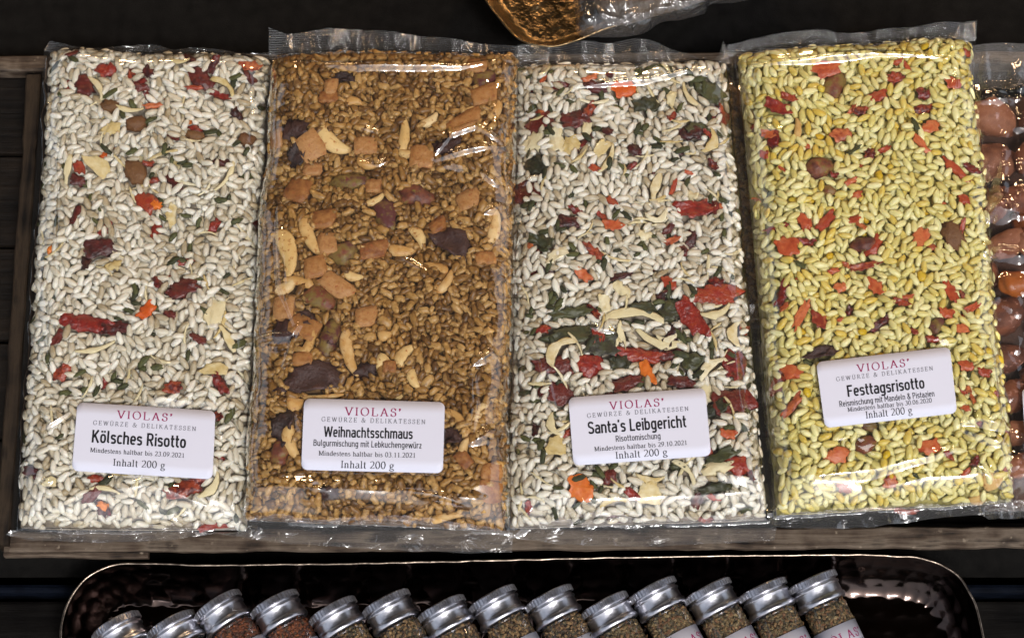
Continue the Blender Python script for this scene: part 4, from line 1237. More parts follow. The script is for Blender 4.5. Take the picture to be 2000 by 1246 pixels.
# ---- 3: white rice with vegetables
p3 = Packet('p3', [(1004, 138), (1418, 128), (1502, 1018), (990, 1036)], 3.0, 15.0, 303, Rs=(20, 14, 12, 20), lump=0.8)
p3.set_label([(1110, 776), (1377, 757), (1389, 890), (1120, 909)])
fx3 = [('tomato', 1024, 182, 48, 62, 10), ('tomatod', 1054, 238, 58, 40, 10), ('tomatod', 1124, 232, 58, 38, 20), ('tomato', 1150, 214, 34, 22, 60), ('tomatod', 1166, 168, 44, 26, 0), ('carrot', 1214, 172, 46, 36, 20), ('tomato', 1404, 226, 50, 50, 60),
       ('tomatod', 1350, 258, 50, 30, -10), ('tomatod', 1034, 372, 56, 58, 0), ('tomato', 1354, 408, 60, 40, 20), ('pepper', 1197, 440, 30, 26, 20), ('pepper', 1140, 536, 32, 22, -30), ('tomato', 1400, 572, 90, 46, 0), ('tomato', 1354, 622, 74, 44, -50),
       ('tomato', 1250, 692, 90, 30, -5), ('tomatod', 1300, 690, 60, 28, 0), ('tomatod', 1080, 712, 74, 34, -10), ('tomato', 1150, 712, 52, 46, 30), ('tomato', 1436, 712, 60, 42, 70), ('carrot', 1266, 728, 44, 26, -60), ('tomatod', 1096, 770, 50, 46, 0),
       ('tomatod', 1224, 748, 60, 30, 30), ('tomatod', 1428, 782, 70, 56, 20), ('tomato', 1440, 908, 38, 42, 30), ('carrot', 1132, 950, 48, 46, -20), ('tomato', 1200, 1014, 36, 28, 0), ('tomatod', 1308, 660, 50, 26, 60), ('tomato', 1168, 660, 20, 44, 0),
       ('pepper', 1312, 470, 26, 16, 40), ('pepper', 1305, 550, 30, 24, -20), ('tomato', 1398, 550, 26, 24, 0), ('tomatod', 1240, 292, 28, 26, 0), ('tomatod', 1108, 430, 36, 30, 0), ('tomato', 1392, 322, 16, 22, 0), ('tomatod', 1330, 745, 50, 26, 0),
       ('pepper', 1424, 846, 26, 22, 0), ('tomato', 1380, 1012, 26, 14, 0), ('tomatod', 1190, 800, 26, 26, 0), ('tomato', 1060, 640, 26, 18, 0), ('tomato', 1452, 640, 26, 24, 0), ('tomatod', 1190, 930, 26, 30, 0),
       ('veg', 1112, 652, 110, 36, 5), ('veg', 1180, 672, 60, 50, 0), ('veg', 1252, 600, 72, 28, 0), ('veg', 1312, 604, 56, 46, 40), ('veg', 1265, 202, 46, 34, 0), ('veg', 1352, 706, 50, 34, 30), ('veg', 1386, 178, 66, 48, -40), ('veg', 1360, 250, 50, 30, 0),
       ('veg', 1392, 800, 64, 28, 20), ('veg', 1120, 608, 70, 24, 10), ('veg', 1048, 320, 46, 46, 0), ('veg', 1212, 706, 34, 30, 0), ('veg', 1410, 890, 60, 26, 20), ('veg', 1270, 800, 30, 20, 0), ('veg', 1060, 470, 44, 26, -30), ('veg', 1322, 908, 30, 24, 0), ('veg', 1400, 950, 50, 22, 10),
       ('leek', 1284, 664, 92, 20, -20), ('leek', 1240, 614, 112, 20, -3), ('leek', 1090, 680, 70, 24, 45), ('leek', 1435, 650, 52, 22, 85), ('leek', 1388, 716, 66, 18, 40), ('leekflake', 1042, 276, 34, 40, 0), ('leekflake', 1088, 272, 30, 56, 0), ('leekflake', 1116, 280, 30, 36, 30),
       ('leek', 1281, 364, 60, 18, 75), ('leek', 1188, 310, 70, 12, 65), ('leek', 1346, 186, 62, 12, -60), ('leekflake', 1268, 962, 42, 46, 0), ('leek', 1270, 934, 54, 12, -5), ('leek', 1390, 276, 56, 20, 70), ('leekflake', 1146, 248, 20, 34, 0), ('leek', 1284, 424, 44, 18, 10),
       ('leek', 1400, 610, 60, 16, 20), ('leek', 1212, 656, 20, 40, 0), ('leekflake', 1086, 870, 34, 40, 0), ('leek', 1080, 830, 50, 16, -70), ('leek', 1200, 978, 56, 12, 10), ('leek', 1340, 918, 60, 12, -50), ('leekflake', 1400, 912, 60, 24, 10), ('leek', 1302, 660, 40, 14, 0), ('leek', 1160, 198, 60, 8, 0)]
p3.fill('rice', 9000, (('tomato', 40), ('tomatod', 34), ('pepper', 20), ('herb', 230), ('leek', 40), ('leek', 50), ('leekflake', 16), ('veg', 8)), fx3)
r3 = empty('vegetable_risotto_packet', p3.c)
tag(r3, "clear packet of white rice with red and dark green dried vegetables, labelled Santa's Leibgericht", 'food packet', GRP)
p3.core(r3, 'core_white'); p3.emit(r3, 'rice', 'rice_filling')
p3.film(r3, [(1010, 96), (1060, 94), (1140, 90), (1220, 82), (1290, 88), (1340, 106), (1372, 124), (1394, 120), (1404, 112), (1412, 84)],
        [(998, 1050), (1100, 1064), (1250, 1068), (1400, 1062), (1512, 1056)], side=(2.0, 3.0), topwave=2.2,
        folds=[([(1120, 178), (1260, 160), (1340, 140), (1380, 152)], 2.8, 1.7), ([(1052, 690), (1066, 740), (1086, 815)], 2.4, 1.7), ([(1110, 1002), (1130, 990), (1148, 975)], 2.4, 1.5), ([(1010, 1030), (1030, 1010), (1038, 985)], 3.0, 1.8),
               ([(1030, 400), (1040, 440)], 1.8, 1.0), ([(1010, 360), (1045, 345)], 2.0, 1.2), ([(1150, 640), (1200, 650)], 2.4, 1.2), ([(1430, 660), (1440, 760), (1450, 820)], 2.6, 1.4), ([(1020, 970), (1160, 985), (1330, 975), (1470, 965)], 9.0, 2.8), ([(1480, 900), (1500, 1000)], 2.6, 1.8)])
make_label(p3, r3, label_lines("Santa's Leibgericht", 'Risottomischung', '29.10.2021', [(.29, .69, .225, .115), (.125, .865, .320, .062), (.125, .84, .560, .180), (.32, .645, .700, .090), (.16, .83, .815, .066), (.31, .685, .945, .100)]))

# ---- 4: yellow risotto
p4 = Packet('p4', [(1438, 112), (1894, 82), (1984, 984), (1514, 1010)], 7.0, 15.0, 404, Rs=(18, 14, 12, 20), lump=0.8)
p4.set_label([(1594, 707), (1855, 677), (1870, 806), (1611, 836)])
fx4 = [('pepper', 1640, 262, 38, 28, 20), ('pepper', 1716, 186, 32, 26, 30), ('tomato', 1518, 208, 44, 28, -15), ('pepper', 1612, 134, 56, 36, 20), ('pepper', 1820, 244, 36, 28, 10), ('pepper', 1866, 328, 62, 18, -42), ('pepper', 1798, 276, 44, 16, -50), ('pepper', 1540, 480, 36, 46, 20),
       ('tomato', 1514, 444, 50, 12, 10), ('pepper', 1572, 432, 24, 36, 10), ('pepper', 1614, 430, 44, 22, 55), ('pepper', 1706, 480, 44, 24, 60), ('pepper', 1800, 462, 42, 26, 50), ('pepper', 1566, 612, 66, 16, 60), ('tomato', 1528, 572, 46, 22, 75), ('pepper', 1518, 748, 46, 30, 70),
       ('pepper', 1544, 724, 38, 30, 0), ('pepper', 1548, 790, 48, 20, 55), ('pepper', 1638, 886, 40, 32, 0), ('pepper', 1816, 872, 38, 30, 30), ('tomato', 1750, 150, 34, 20, 0), ('tomato', 1680, 214, 26, 24, 0), ('pepper', 1886, 712, 26, 22, 0), ('pepper', 1924, 726, 22, 20, 0), ('pepper', 1858, 570, 46, 18, -70),
       ('tomato', 1512, 268, 24, 40, 0), ('pepper', 1500, 262, 24, 20, 0), ('tomato', 1540, 190, 26, 18, 0), ('pepper', 1640, 560, 24, 20, 30), ('pepper', 1600, 626, 26, 34, 0), ('tomato', 1700, 300, 20, 20, 0), ('pepper', 1494, 300, 16, 22, 0), ('pepper', 1880, 640, 26, 22, -30), ('tomato', 1630, 340, 14, 12, 0), ('pepper', 1688, 520, 50, 16, 20),
       ('pepper', 1740, 940, 26, 22, 0), ('tomato', 1650, 950, 30, 22, 0), ('tomato', 1760, 590, 26, 16, 0), ('pepper', 1710, 560, 24, 34, 0), ('tomato', 1802, 180, 26, 24, 0), ('pepper', 1860, 160, 30, 26, 0), ('pepper', 1850, 610, 24, 24, 0), ('tomato', 1576, 470, 30, 16, 0), ('pepper', 1884, 388, 26, 22, -20), ('tomato', 1770, 1000, 40, 14, 0), ('pepper', 1888, 100, 20, 18, 0), ('tomato', 1906, 900, 20, 16, 60), ('tomato', 1820, 660, 24, 14, 0),
       ('pistachio', 1632, 164, 62, 40, 70), ('pistachio', 1602, 322, 58, 42, 25), ('mushroom', 1862, 456, 40, 66, 5), ('pistachio', 1690, 474, 48, 34, 10), ('cranberry', 1606, 686, 60, 24, 10), ('pistachio', 1692, 864, 42, 30, 40), ('pistachio', 1832, 632, 40, 22, 50), ('pistachio', 1700, 830, 34, 24, -30), ('almond', 1560, 250, 46, 14, 85), ('pistachio', 1620, 370, 26, 20, 0), ('almond', 1940, 940, 40, 36, 0), ('almond', 1920, 968, 36, 26, 30)]
p4.fill('yrice', 9000, (('pepper', 60), ('tomato', 24), ('corn', 110), ('herb', 16)), fx4)
r4 = empty('yellow_risotto_packet', p4.c)
tag(r4, 'clear packet of yellow risotto rice with orange pepper flakes, labelled Festtagsrisotto, beside the nuts', 'food packet', GRP)
p4.core(r4, 'core_yellow'); p4.emit(r4, 'yrice', 'rice_filling')
p4.film(r4, [(1420, 92), (1470, 80), (1560, 66), (1600, 62), (1640, 70), (1700, 66), (1800, 54), (1908, 41)],
        [(1516, 1030), (1600, 1034), (1700, 1030), (1800, 1016), (1900, 1006), (2006, 1000)], side=(3.5, 2.5), topwave=1.8, hemwave=1.4,
        folds=[([(1450, 130), (1560, 124), (1700, 108), (1780, 112), (1850, 118)], 3.0, 2.0), ([(1462, 130), (1470, 200), (1482, 250), (1530, 256)], 2.2, 1.5), ([(1866, 140), (1860, 190), (1842, 230)], 2.0, 1.4),
               ([(1870, 830), (1905, 820), (1940, 828), (1972, 838)], 4.0, 2.6), ([(1878, 838), (1920, 855), (1950, 865), (1970, 845)], 3.5, 2.2), ([(1930, 660), (1944, 780), (1950, 815), (1972, 838)], 2.2, 1.6),
               ([(1600, 930), (1720, 915), (1860, 880)], 5.0, 1.8), ([(1700, 955), (1850, 938), (1960, 925)], 10.0, 3.6), ([(1905, 920), (1950, 950), (2000, 975)], 2.8, 2.0), ([(1500, 990), (1530, 985), (1560, 960)], 3.0, 1.5),
               ([(1496, 430), (1510, 400), (1515, 380)], 1.7, 1.0), ([(1910, 320), (1918, 360)], 2.4, 1.4), ([(1925, 470), (1930, 500)], 3.0, 1.8)])
make_label(p4, r4, label_lines('Festtagsrisotto', 'Reismischung mit Mandeln & Pistazien', '30.06.2020', [(.29, .685, .225, .115), (.13, .855, .325, .062), (.20, .78, .580, .175), (.13, .845, .715, .090), (.185, .82, .800, .066), (.315, .665, .930, .105)]))

# ---- 5: sugared nuts, cut by the right edge of the picture
p5 = Packet('p5', [(1868, 190), (2340, 150), (2420, 980), (1920, 1000)], 0.0, 17.0, 505, Rs=(16, 14, 14, 18), lump=1.5)
p5.set_label([(1996, 757), (2262, 748), (2272, 880), (2004, 892)])
p5.Kover = 30
fx5 = [('nut', 1945, 222, 100, 74, -30), ('nut', 1942, 305, 100, 84, 20), ('nut', 1952, 392, 84, 56, 70), ('nut', 1998, 380, 70, 60, 40), ('nut', 1972, 470, 84, 60, 30), ('nutc', 1990, 548, 70, 50, 10), ('nut', 1935, 530, 70, 46, 80), ('nut', 1966, 610, 96, 72, 20),
       ('nut', 1972, 694, 92, 56, 15), ('nut', 1982, 768, 80, 56, 60), ('nut', 1990, 840, 80, 56, 0), ('nut', 1996, 905, 70, 50, 30), ('nut', 2020, 300, 80, 60, 60), ('nut', 2030, 470, 84, 60, 0), ('nut', 1900, 250, 50, 40, 0), ('nut', 2040, 220, 84, 60, 10)]
p5.fill('nut', 90, (('nutc', 9),), fx5, depth=14.0)
r5 = empty('sugared_nut_bag', p5.c)
tag(r5, 'clear bag of dark reddish brown sugared nuts, cut off by the right edge', 'food packet')
p5.core(r5, 'core_nut', depth=11.0); p5.emit(r5, 'none', 'nut_filling')
p5.film(r5, [(1888, 92), (1960, 86), (2060, 86), (2300, 70), (2360, 70)], [(1930, 1015), (2100, 1012), (2430, 995)], side=(2, 2), crinkle=1.7, clear=0.8, res=0.9, topwave=1.0, sealmat='film_crinkle',
        folds=[([(1905, 480), (1925, 430), (1950, 400), (1960, 290)], 3.2, 2.6), ([(1960, 200), (1985, 240), (2010, 260)], 7.0, 3.5), ([(1925, 500), (1960, 500), (2000, 514)], 5.0, 3.4), ([(1925, 420), (1970, 420), (1985, 430)], 6.0, 3.2),
               ([(1895, 200), (1960, 194), (2000, 190)], 3.5, 2.2), ([(1990, 300), (1996, 480)], 2.4, 1.8), ([(1900, 150), (2100, 140)], 4.0, 2.6), ([(1900, 170), (1960, 172), (2100, 160)], 3.0, 2.0)])
make_label(p5, r5, [('brand_lettering', 'serif', "VIOLAS'", 'ink_red', .29, .69, .225, .115, dict(track=0.18, thick=0.15, thin=0.06))])

# ---- packets of the layer beneath, seen only in the gaps
def under_packet(seed, quad, base, kind_core, region_px, mixes, label, N, nm):
    p = Packet('u', quad, -17.0, 11.0, seed, lump=0.6)
    xa, xb = P(region_px[0], 600, -6)[0], P(region_px[1], 600, -6)[0]
    sl = region_px[2]
    yr = P(1000, 600, -6)[1]
    p.fill(base, N, mixes, (), depth=4.5, region=lambda x, y: (x + sl * (y - yr) > xa) & (x + sl * (y - yr) < xb), K=10)
    r = empty(nm, p.c)
    tag(r, label, 'food packet', 'packets lying in the layer beneath')
    p.core(r, kind_core, depth=3.8); p.emit(r, base, 'grain_filling', 150)
    q = quad
    p.film(r, [(q[0][0], q[0][1] - 14), (q[1][0], q[1][1] - 14)], [(q[3][0], q[3][1] + 12), (q[2][0], q[2][1] + 12)], res=1.3)
under_packet(606, [(760, 150), (1140, 150), (1160, 1016), (740, 1016)], 'yrice', 'core_yellow', (955, 1075, 0.0), (('pepper', 3), ('corn', 12)),
             'yellow rice packet underneath, in the gap right of the bulgur packet', 1400, 'lower_rice_packet')
under_packet(707, [(1180, 150), (1465, 150), (1540, 640), (1180, 640)], 'bulgur', 'core_brown', (1385, 1500, 0.10), (('apple', 3), ('almond', 2)),
             'brown bulgur packet underneath, in the gap left of the yellow risotto packet', 2200, 'lower_bulgur_packet')

# ================================================================== TRAYS
def catmull(pts, n, closed=True):
    pts = np.array(pts, float); m = len(pts); out = []
    for i in range(m):
        p0, p1, p2, p3 = pts[(i - 1) % m], pts[i], pts[(i + 1) % m], pts[(i + 2) % m]
        for t in np.linspace(0, 1, 12, endpoint=False):
            out.append(0.5 * ((2 * p1) + (-p0 + p2) * t + (2 * p0 - 5 * p1 + 4 * p2 - p3) * t * t + (-p0 + 3 * p1 - 3 * p2 + p3) * t ** 3))
    out = np.array(out)
    d = np.r_[0, np.cumsum(np.linalg.norm(np.diff(np.r_[out, out[:1]], axis=0), axis=1))]
    u = np.linspace(0, d[-1], n, endpoint=False)
    cl = np.r_[out, out[:1]]
    return np.stack([np.interp(u, d, cl[:, 0]), np.interp(u, d, cl[:, 1])], -1), d[-1]

def dimples(a, b, sp=8.5, seed=0):
    """spherical hammer marks on a loose hexagonal grid: 0 in the pits, up to 1 on the ridges"""
    r = sp; h = sp * 0.866
    best = np.full(np.shape(a), 1e9)
    j0 = np.floor(b / h)
    for dj in (-1, 0, 1, 2):
        j = j0 + dj
        off = (j % 2) * 0.5 * r
        i0 = np.floor((a - off) / r)
        for di in (-1, 0, 1, 2):
            i = i0 + di
            hx = np.sin(i * 12.9898 + j * 78.233 + seed) * 43758.5453; hx = hx - np.floor(hx)
            hy = np.sin(i * 39.346 + j * 11.135 + seed) * 24634.633; hy = hy - np.floor(hy)
            cx = i * r + off + (hx - .5) * r * 0.38; cy = j * h + (hy - .5) * r * 0.38
            best = np.minimum(best, (a - cx) ** 2 + (b - cy) ** 2)
    return np.clip(best / (r * 0.62) ** 2, 0, 1.2)

def make_tray(name, outline_px, zrim, depth, wall, mat_in, mat_rim, label, sp=8.5, amp=0.45, nout=900, seed=0, dents=1.0):
    O = np.array([P(x, y, zrim)[:2] for x, y in outline_px])
    C, per = catmull(O, nout)
    cen = C.mean(0)
    # inward normals
    T = np.roll(C, -3, 0) - np.roll(C, 3, 0); T /= np.linalg.norm(T, axis=1, keepdims=True)
    Nn = np.stack([-T[:, 1], T[:, 0]], -1)
    if ((cen - C) * Nn).sum() < 0: Nn = -Nn
    k = 9; ker = np.ones(k) / k
    org = np.array([cen[0], cen[1], zrim - depth])
    t = empty(name, org); tag(t, label, 'tray')
    # wall profile: inset, drop
    prof = [(0, 0)]
    nw = 26
    for i in range(1, nw + 1):
        q = i / nw
        prof.append((wall * (q ** 1.15), -depth * (1 - (1 - q) ** 1.6)))
    s_arc = np.arange(nout) * per / nout
    V = []; rows = []
    b_len = 0; last = prof[0]
    for (ins, dz) in prof:
        b_len += math.hypot(ins - last[0], dz - last[1]); last = (ins, dz)
        p = C + Nn * ins
        q = min(1, ins / wall)
        w = math.sin(math.pi * min(1, q * 1.15)) if q < 0.87 else 1.0
        dm = dimples(s_arc, np.full(nout, b_len), sp, seed) * amp * (0.15 + 0.85 * min(1, b_len / 5))
        if q > 0.999:
            dm = dimples(p[:, 0], p[:, 1], sp, seed + 3) * amp
        pp = p + Nn * (dm * 0.6)[:, None]
        rows.append(np.c_[pp, zrim + dz + dm * 0.8])
    # floor rings to the centre
    base = C + Nn * wall
    for f in np.linspace(0.012, 0.985, 130):
        p = base * (1 - f) + cen * f
        dm = dimples(p[:, 0], p[:, 1], sp, seed + 3) * amp * dents
        rows.append(np.c_[p, zrim - depth + dm])
    W = np.concatenate(rows) - org
    nr = len(rows)
    i, j = np.meshgrid(np.arange(nr - 1), np.arange(nout), indexing='ij')
    a = (i * nout + j).ravel(); b = (i * nout + (j + 1) % nout).ravel()
    F = np.stack([a, b, b + nout, a + nout], -1)
    link('bowl', mesh_np('bowl', W, F), mat_in, t)
    # outside skin, so that the tray has thickness
    rows = []
    for (ins, dz) in prof[::3] + [(wall + 6, -depth - 0.0)]:
        p = C + Nn * (ins - 0.4)
        rows.append(np.c_[p, np.full(nout, zrim + dz - 1.1)])
    p = base * 0.02 + cen * 0.98; rows.append(np.c_[p, np.full(nout, zrim - depth - 1.1)])
    W = np.concatenate(rows) - org; nr = len(rows)
    i, j = np.meshgrid(np.arange(nr - 1), np.arange(nout), indexing='ij')
    a = (i * nout + j).ravel(); b = (i * nout + (j + 1) % nout).ravel()
    link('underside', mesh_np('underside', W, np.stack([a, a + nout, b + nout, b], -1)), mat_in, t)
    # rolled rim
    nw_ = Noise(14, seed + 9)
    wob = 0.16 * nw_(s_arc, s_arc * 0)
    V = []
    for kx in range(8):
        an = 2 * math.pi * kx / 8
        V.append(np.c_[C + Nn * (0.55 * math.cos(an) + wob)[:, None], zrim + 0.55 * math.sin(an) + wob * 0.6])
    W = np.concatenate(V) - org
    i, j = np.meshgrid(np.arange(8), np.arange(nout), indexing='ij')
    a = (i * nout + j).ravel(); b = (i * nout + (j + 1) % nout).ravel()
    c = (((i + 1) % 8) * nout + j).ravel(); d = (((i + 1) % 8) * nout + (j + 1) % nout).ravel()
    link('rim', mesh_np('rim', W, np.stack([a, b, d, c], -1)), mat_rim, t)
    return t

bronze = solid_mat('dark_bronze', (0.075, 0.056, 0.050), 0.13, 1.0, noise=(40, 0.35), bump=(300, 0.08, 0.0004))
rimm = solid_mat('polished_rim', (0.30, 0.24, 0.19), 0.26, 1.0, noise=(160, 0.7), bump=(300, 0.6, 0.0006))
gold = solid_mat('hammered_brass', (0.22, 0.155, 0.085), 0.26, 1.0, noise=(120, 0.6), bump=(220, 0.55, 0.0022))
ZR = -13.0
make_tray('hammered_tray', [(117, 1270), (123, 1210), (140, 1163), (172, 1126), (218, 1104), (280, 1100), (420, 1103), (700, 1100), (1000, 1093), (1300, 1087), (1600, 1083), (1740, 1085), (1812, 1093), (1868, 1122), (1900, 1170), (1918, 1230), (1926, 1290),
                            (1930, 1480), (1900, 1580), (1820, 1630), (1000, 1650), (220, 1640), (130, 1590), (105, 1480)],
          ZR, 18.5, 15.0, bronze, rimm, 'dark bronze hammered metal tray full of small spice jars, in front of the crate')

# ---- spice jars ---------------------------------------------------
alu = solid_mat('brushed_aluminium', (0.55, 0.55, 0.59), 0.28, 1.0, noise=(500, 0.15), bump=(900, 0.25, 0.0003))
glass = film_mat('jar_glass', 0.9, 0.02, 0.01, micro=0.05, mscale=40)
sp_a = food_mat('spice_mix', [(34, 24, 14), (78, 54, 32), (106, 78, 46), (136, 108, 70), (52, 50, 30), (48, 30, 18)], 0.7, 0.3, 900, 0.3)
sp_b = food_mat('chilli_mix', [(44, 22, 12), (98, 48, 20), (120, 64, 26), (66, 28, 14), (60, 48, 28)], 0.7, 0.3, 900, 0.3)
sp_c = food_mat('herb_mix', [(36, 32, 20), (80, 66, 40), (118, 94, 58), (100, 62, 36), (58, 56, 36), (150, 126, 88)], 0.7, 0.3, 900, 0.3)
paper = M['label']

def lathe(name, prof, seg, knurl=None):
    V, F = [], []
    for i, (x, r) in enumerate(prof):
        for j in range(seg):
            a = 2 * math.pi * j / seg
            rr = r + (knurl[1] if (knurl and knurl[0][0] <= x <= knurl[0][1] and j % 4 < 2) else 0)
            V.append((x, rr * math.cos(a), rr * math.sin(a)))
    for i in range(len(prof) - 1):
        for j in range(seg):
            a = i * seg + j; b = i * seg + (j + 1) % seg
            F.append((a, a + seg, b + seg, b))
    return V, F
RC = 10.6
capprof = [(0.0, 0.02), (0.0, RC - 1.2), (0.1, RC - 0.6), (0.35, RC - 0.25), (0.7, RC - 0.3), (0.72, RC - 0.32), (3.1, RC - 0.32), (3.12, RC - 0.3), (3.3, RC - 0.5), (3.6, RC - 1.0), (4.1, RC - 0.95), (4.5, RC - 0.3), (4.8, RC - 0.1), (5.3, RC - 0.1), (5.6, RC - 0.6),
           (5.9, RC - 0.75), (8.9, RC - 0.65), (9.5, RC - 0.6), (9.8, RC - 0.1), (10.2, RC + 0.1), (11.0, RC + 0.15), (11.6, RC), (12.0, RC - 0.3), (12.0, RC - 1.2)]
V, F = lathe('cap', capprof, 160, ((0.71, 3.11), 0.75))
me_cap = mesh_list('cap', V, F, False); me_cap.materials.append(alu)
for p in me_cap.polygons: p.use_smooth = not (p.index // 160 in (4, 5, 6))
V, F = lathe('glass', [(11.0, 8.2), (12.2, 8.3), (13.4, 8.8), (14.6, 9.3), (56, 9.3), (58, 8.6), (58.6, 7.0), (58.6, 0.02)], 56)
me_gl = mesh_list('glass_body', V, F, True); me_gl.materials.append(glass)
V, F = lathe('fill', [(12.6, 0.02), (12.6, 7.0), (14.5, 7.9), (57, 7.9), (57.2, 0.02)], 24)
me_core = {}
for k, m in (('a', sp_a), ('b', sp_b), ('c', sp_c)):
    me = mesh_list('packed_spice', V, F, True); me.materials.append(m); me_core[k] = me
rs = np.random.default_rng(77)
me_gran = {}
for k, m in (('a', sp_a), ('b', sp_b), ('c', sp_c)):
    VV, FF, TT = [], [], []; off = 0
    sh = [shape_granule(300 + i) for i in range(4)]
    for i in range(1300):
        V0, F0 = sh[i % 4]
        x = 12.7 + 14.0 * rs.random(); a = rs.uniform(0, 2 * math.pi)
        rr = 8.2 + 0.5 * rs.random() - (0.9 if x < 14 else 0)
        s3 = np.array([rs.uniform(.6, 1.3), rs.uniform(.5, .9), rs.uniform(.3, .6)])
        if rs.random() < 0.04: s3 = np.array([2.2, .3, .25])
        W = (V0 * s3) @ rotm(rs.uniform(0, 6.28), rs.normal() * 0.4, rs.normal() * 0.4).T
        # W's z is outward
        ca, sa = math.cos(a), math.sin(a)
        Wx = np.stack([x + W[:, 0], (rr + W[:, 2]) * ca - W[:, 1] * sa, (rr + W[:, 2]) * sa + W[:, 1] * ca], -1)
        VV.append(Wx); FF.append(F0 + off); off += len(Wx); TT.append(np.full(len(Wx), rs.random()))
    me = mesh_np('spice_filling', np.concatenate(VV), np.concatenate(FF))
    at = me.attributes.new('tint', 'FLOAT', 'POINT'); at.data.foreach_set('value', np.concatenate(TT).astype(np.float32))
    me.materials.append(m); me_gran[k] = me

LR = 9.55
def label_curve(u, v, lift, x0=22.5, wid=30.0):
    """paper wrapped round the jar: u along the writing, v down the jar; outward = up"""
    phi = (u - 0.5) * (54.0 / LR)
    r = LR + lift
    return np.array([x0 + v * wid, r * math.sin(phi), r * math.cos(phi)])
V, F = [], []
nu_, nv_ = 49, 3
for i in range(nu_):
    for j in range(nv_): V.append(label_curve(i / (nu_ - 1), j / (nv_ - 1), 0.0))
kk = len(V)
for i in range(nu_):
    for j in range(nv_): V.append(label_curve(i / (nu_ - 1), j / (nv_ - 1), -0.12))
for i in range(nu_ - 1):
    for j in range(nv_ - 1):
        a = i * nv_ + j
        F.append((a, a + 1, a + nv_ + 1, a + nv_)); F.append((a + kk, a + nv_ + kk, a + nv_ + 1 + kk, a + 1 + kk))
rim_ = [i * nv_ for i in range(nu_)] + [(nu_ - 1) * nv_ + 1] + [i * nv_ + 2 for i in range(nu_ - 1, -1, -1)] + [1]
for a, b in zip(rim_, rim_[1:] + rim_[:1]): F.append((a, b, b + kk, a + kk))
me_lab = mesh_list('jar_label', V, F, True); me_lab.materials.append(paper)
LET = []
for (nm, txt, mat, u0, u1, vb, cap, kw) in (('brand_lettering', "VIOLAS'", 'ink_red', .29, .69, .235, .12, dict(track=0.18, thick=0.16, thin=0.07)),
                                             ('tagline_lettering', 'GEWÜRZE & DELIKATESSEN', 'ink_grey', .125, .865, .345, .07, dict(track=0.30, thick=0.15, thin=0.08))):
    V, F, w = serif_mesh(txt, **kw)
    xa, xb = V[:, 0].min(), V[:, 0].max()
    W = [label_curve(u0 + (p[0] - xa) / (xb - xa) * (u1 - u0), vb - p[1] * cap, 0.05 + p[2] * 3) for p in V]
    me = mesh_list(nm, W, F); me.materials.append(M[mat]); LET.append((nm, me))

JARS = [((183, 1240), (265, 1192), 'a', 'jar whose silver cap stands lowest at the far left of the tray'),
        ((290, 1238), (372, 1190), 'a', 'second jar from the left, its silver cap low like the first'),
        ((381, 1203), (462, 1150), 'b', 'third jar from the left, orange spice mix under a raised silver cap'),
        ((491, 1196), (574, 1150), 'b', 'fourth jar from the left, reddish orange spice mix, silver screw cap'),
        ((605, 1210), (687, 1163), 'a', 'fifth jar from the left, brown spice mix, cap set lower than its neighbours'),
        ((708, 1194), (793, 1149), 'a', 'sixth jar from the left, brown spice mix, silver screw cap'),
        ((817, 1204), (900, 1160), 'a', 'seventh jar from the left, golden brown spices, cap a little low'),
        ((916, 1186), (1000, 1140), 'a', 'eighth jar from the left, brown spice mix with a pale stalk'),
        ((1026, 1183), (1110, 1140), 'a', 'ninth jar from the left, spice mix with a golden straw behind glass'),
        ((1134, 1198), (1218, 1153), 'c', 'tenth jar from the left, the lowest cap in the right half'),
        ((1228, 1167), (1312, 1124), 'c', 'fourth jar from the right, coarse brown and green spices'),
        ((1335, 1170), (1420, 1126), 'c', 'third jar from the right, coarse green and tan herbs'),
        ((1442, 1165), (1528, 1126), 'c', 'second jar from the right, tan and red herb mix, orange glint on its cap'),
        ((1537, 1150), (1629, 1110), 'c', 'rightmost jar of the tray, green herb mix, label reading VIOLAS at its edge')]
zfl = ZR - 18.5
for i, (l, r_, mix, lab) in enumerate(JARS):
    zc = zfl + 1.0 + RC
    a = P(*l, zc); b = P(*r_, zc)
    top = (a + b) / 2
    ac = (b - a)[:2]; ac /= np.linalg.norm(ac)
    axis = np.array([ac[1], -ac[0]])                       # from the cap down to the jar's foot
    yaw = math.atan2(axis[1], axis[0])
    j = empty('spice_jar', (top[0], top[1], zc + 0.5))
    j.rotation_euler = (0, R(1.2), yaw)
    tag(j, lab, 'spice jar', 'small spice jars lying in the bronze tray')
    spin = R((-14, 9, 4, -8, 12, -3, 6, -12, 8, 14, -6, 3, 16, 4)[i])
    def add(nm, me, sp=0.0, parent=None):
        o = bpy.data.objects.new(nm, me); COL.objects.link(o)
        o.parent = parent or j; o.rotation_euler = (sp, 0, 0); return o
    add('cap', me_cap, spin * 3)
    add('glass_body', me_gl)
    add('packed_spice', me_core[mix])
    g = add('spice_filling', me_gran[mix], spin * 7); g['kind'] = 'stuff'
    lb = add('jar_label', me_lab, spin + R(0))
    for nm, me in LET: add(nm, me, 0.0, lb)

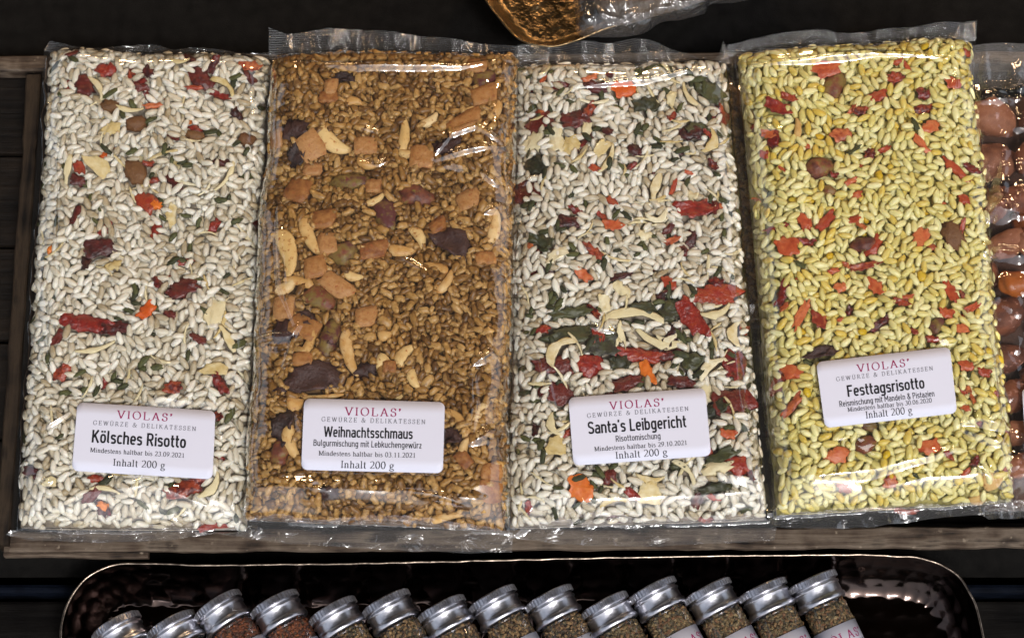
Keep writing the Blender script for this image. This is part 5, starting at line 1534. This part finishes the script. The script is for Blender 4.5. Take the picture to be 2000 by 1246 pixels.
# ---- brass tray behind, with a bag of cellophane on it --------------
ZT = 6.0
make_tray('brass_tray', [(905, -60), (948, 0), (985, 48), (1020, 80), (1062, 90), (1112, 84), (1220, 44), (1420, -12), (1640, -60), (1690, -110), (1600, -300), (1300, -360), (1000, -300), (900, -160)],
          ZT, 14.0, 10.0, gold, gold, 'hammered brass dish at the top edge, glowing gold under the stall lamps', sp=7.5, amp=0.14, nout=500, seed=4)
def crumple(name, outline_px, z0, T, mat, parent, org, seed, rough=1.0, n=150, bottom=False):
    O = np.array([P(x, y, z0)[:2] for x, y in outline_px])
    C, per = catmull(O, 260)
    cen = C.mean(0)
    n1, n2, n3 = Noise(26, seed), Noise(11, seed + 1), Noise(5, seed + 2)
    rows = []
    m = 90
    for f in np.linspace(0, 0.99, m):
        p = C * (1 - f) + cen * f
        h = T * (1 - (1 - min(1, f * 3.2)) ** 2.2) ** 0.6 if f < 0.3125 else T
        z = z0 + h + rough * (1.6 * np.abs(n1(p[:, 0], p[:, 1])) + 1.1 * np.abs(n2(p[:, 0], p[:, 1])) + 0.4 * np.abs(n3(p[:, 0], p[:, 1]))) * min(1, f * 10 + 0.25)
        rows.append(np.c_[p, z])
    W = np.concatenate(rows) - org; nr = len(rows); no = len(C)
    i, j = np.meshgrid(np.arange(nr - 1), np.arange(no), indexing='ij')
    a = (i * no + j).ravel(); b = (i * no + (j + 1) % no).ravel()
    return link(name, mesh_np(name, W, np.stack([a, b, b + no, a + no], -1)), mat, parent)
oc = np.array([*P(1290, -60, 10)[:2], 0.0])
cb = empty('cellophane_bag', oc)
tag(cb, 'crumpled grey cellophane bag lying over the right side of the brass dish', 'bag')
foil = film_mat('grey_cellophane', 2.0, 0.09, 0.03, micro=0.9, mscale=120)
dark = solid_mat('dark_filling', (0.06, 0.038, 0.022), 0.4, noise=(200, 0.5), bump=(300, 0.8, 0.002))
crumple('film', [(1120, 10), (1128, 66), (1170, 74), (1230, 72), (1262, 64), (1290, 46), (1330, 40), (1376, 28), (1388, 10), (1450, 4), (1560, -30), (1600, -120), (1400, -240), (1150, -220), (1080, -100)], 9.0, 9.0, foil, cb, oc, 31)
crumple('contents', [(1160, 0), (1200, 50), (1290, 30), (1370, 4), (1500, -50), (1480, -150), (1300, -210), (1150, -150)], 7.0, 8.0, dark, cb, oc, 41, 0.6)
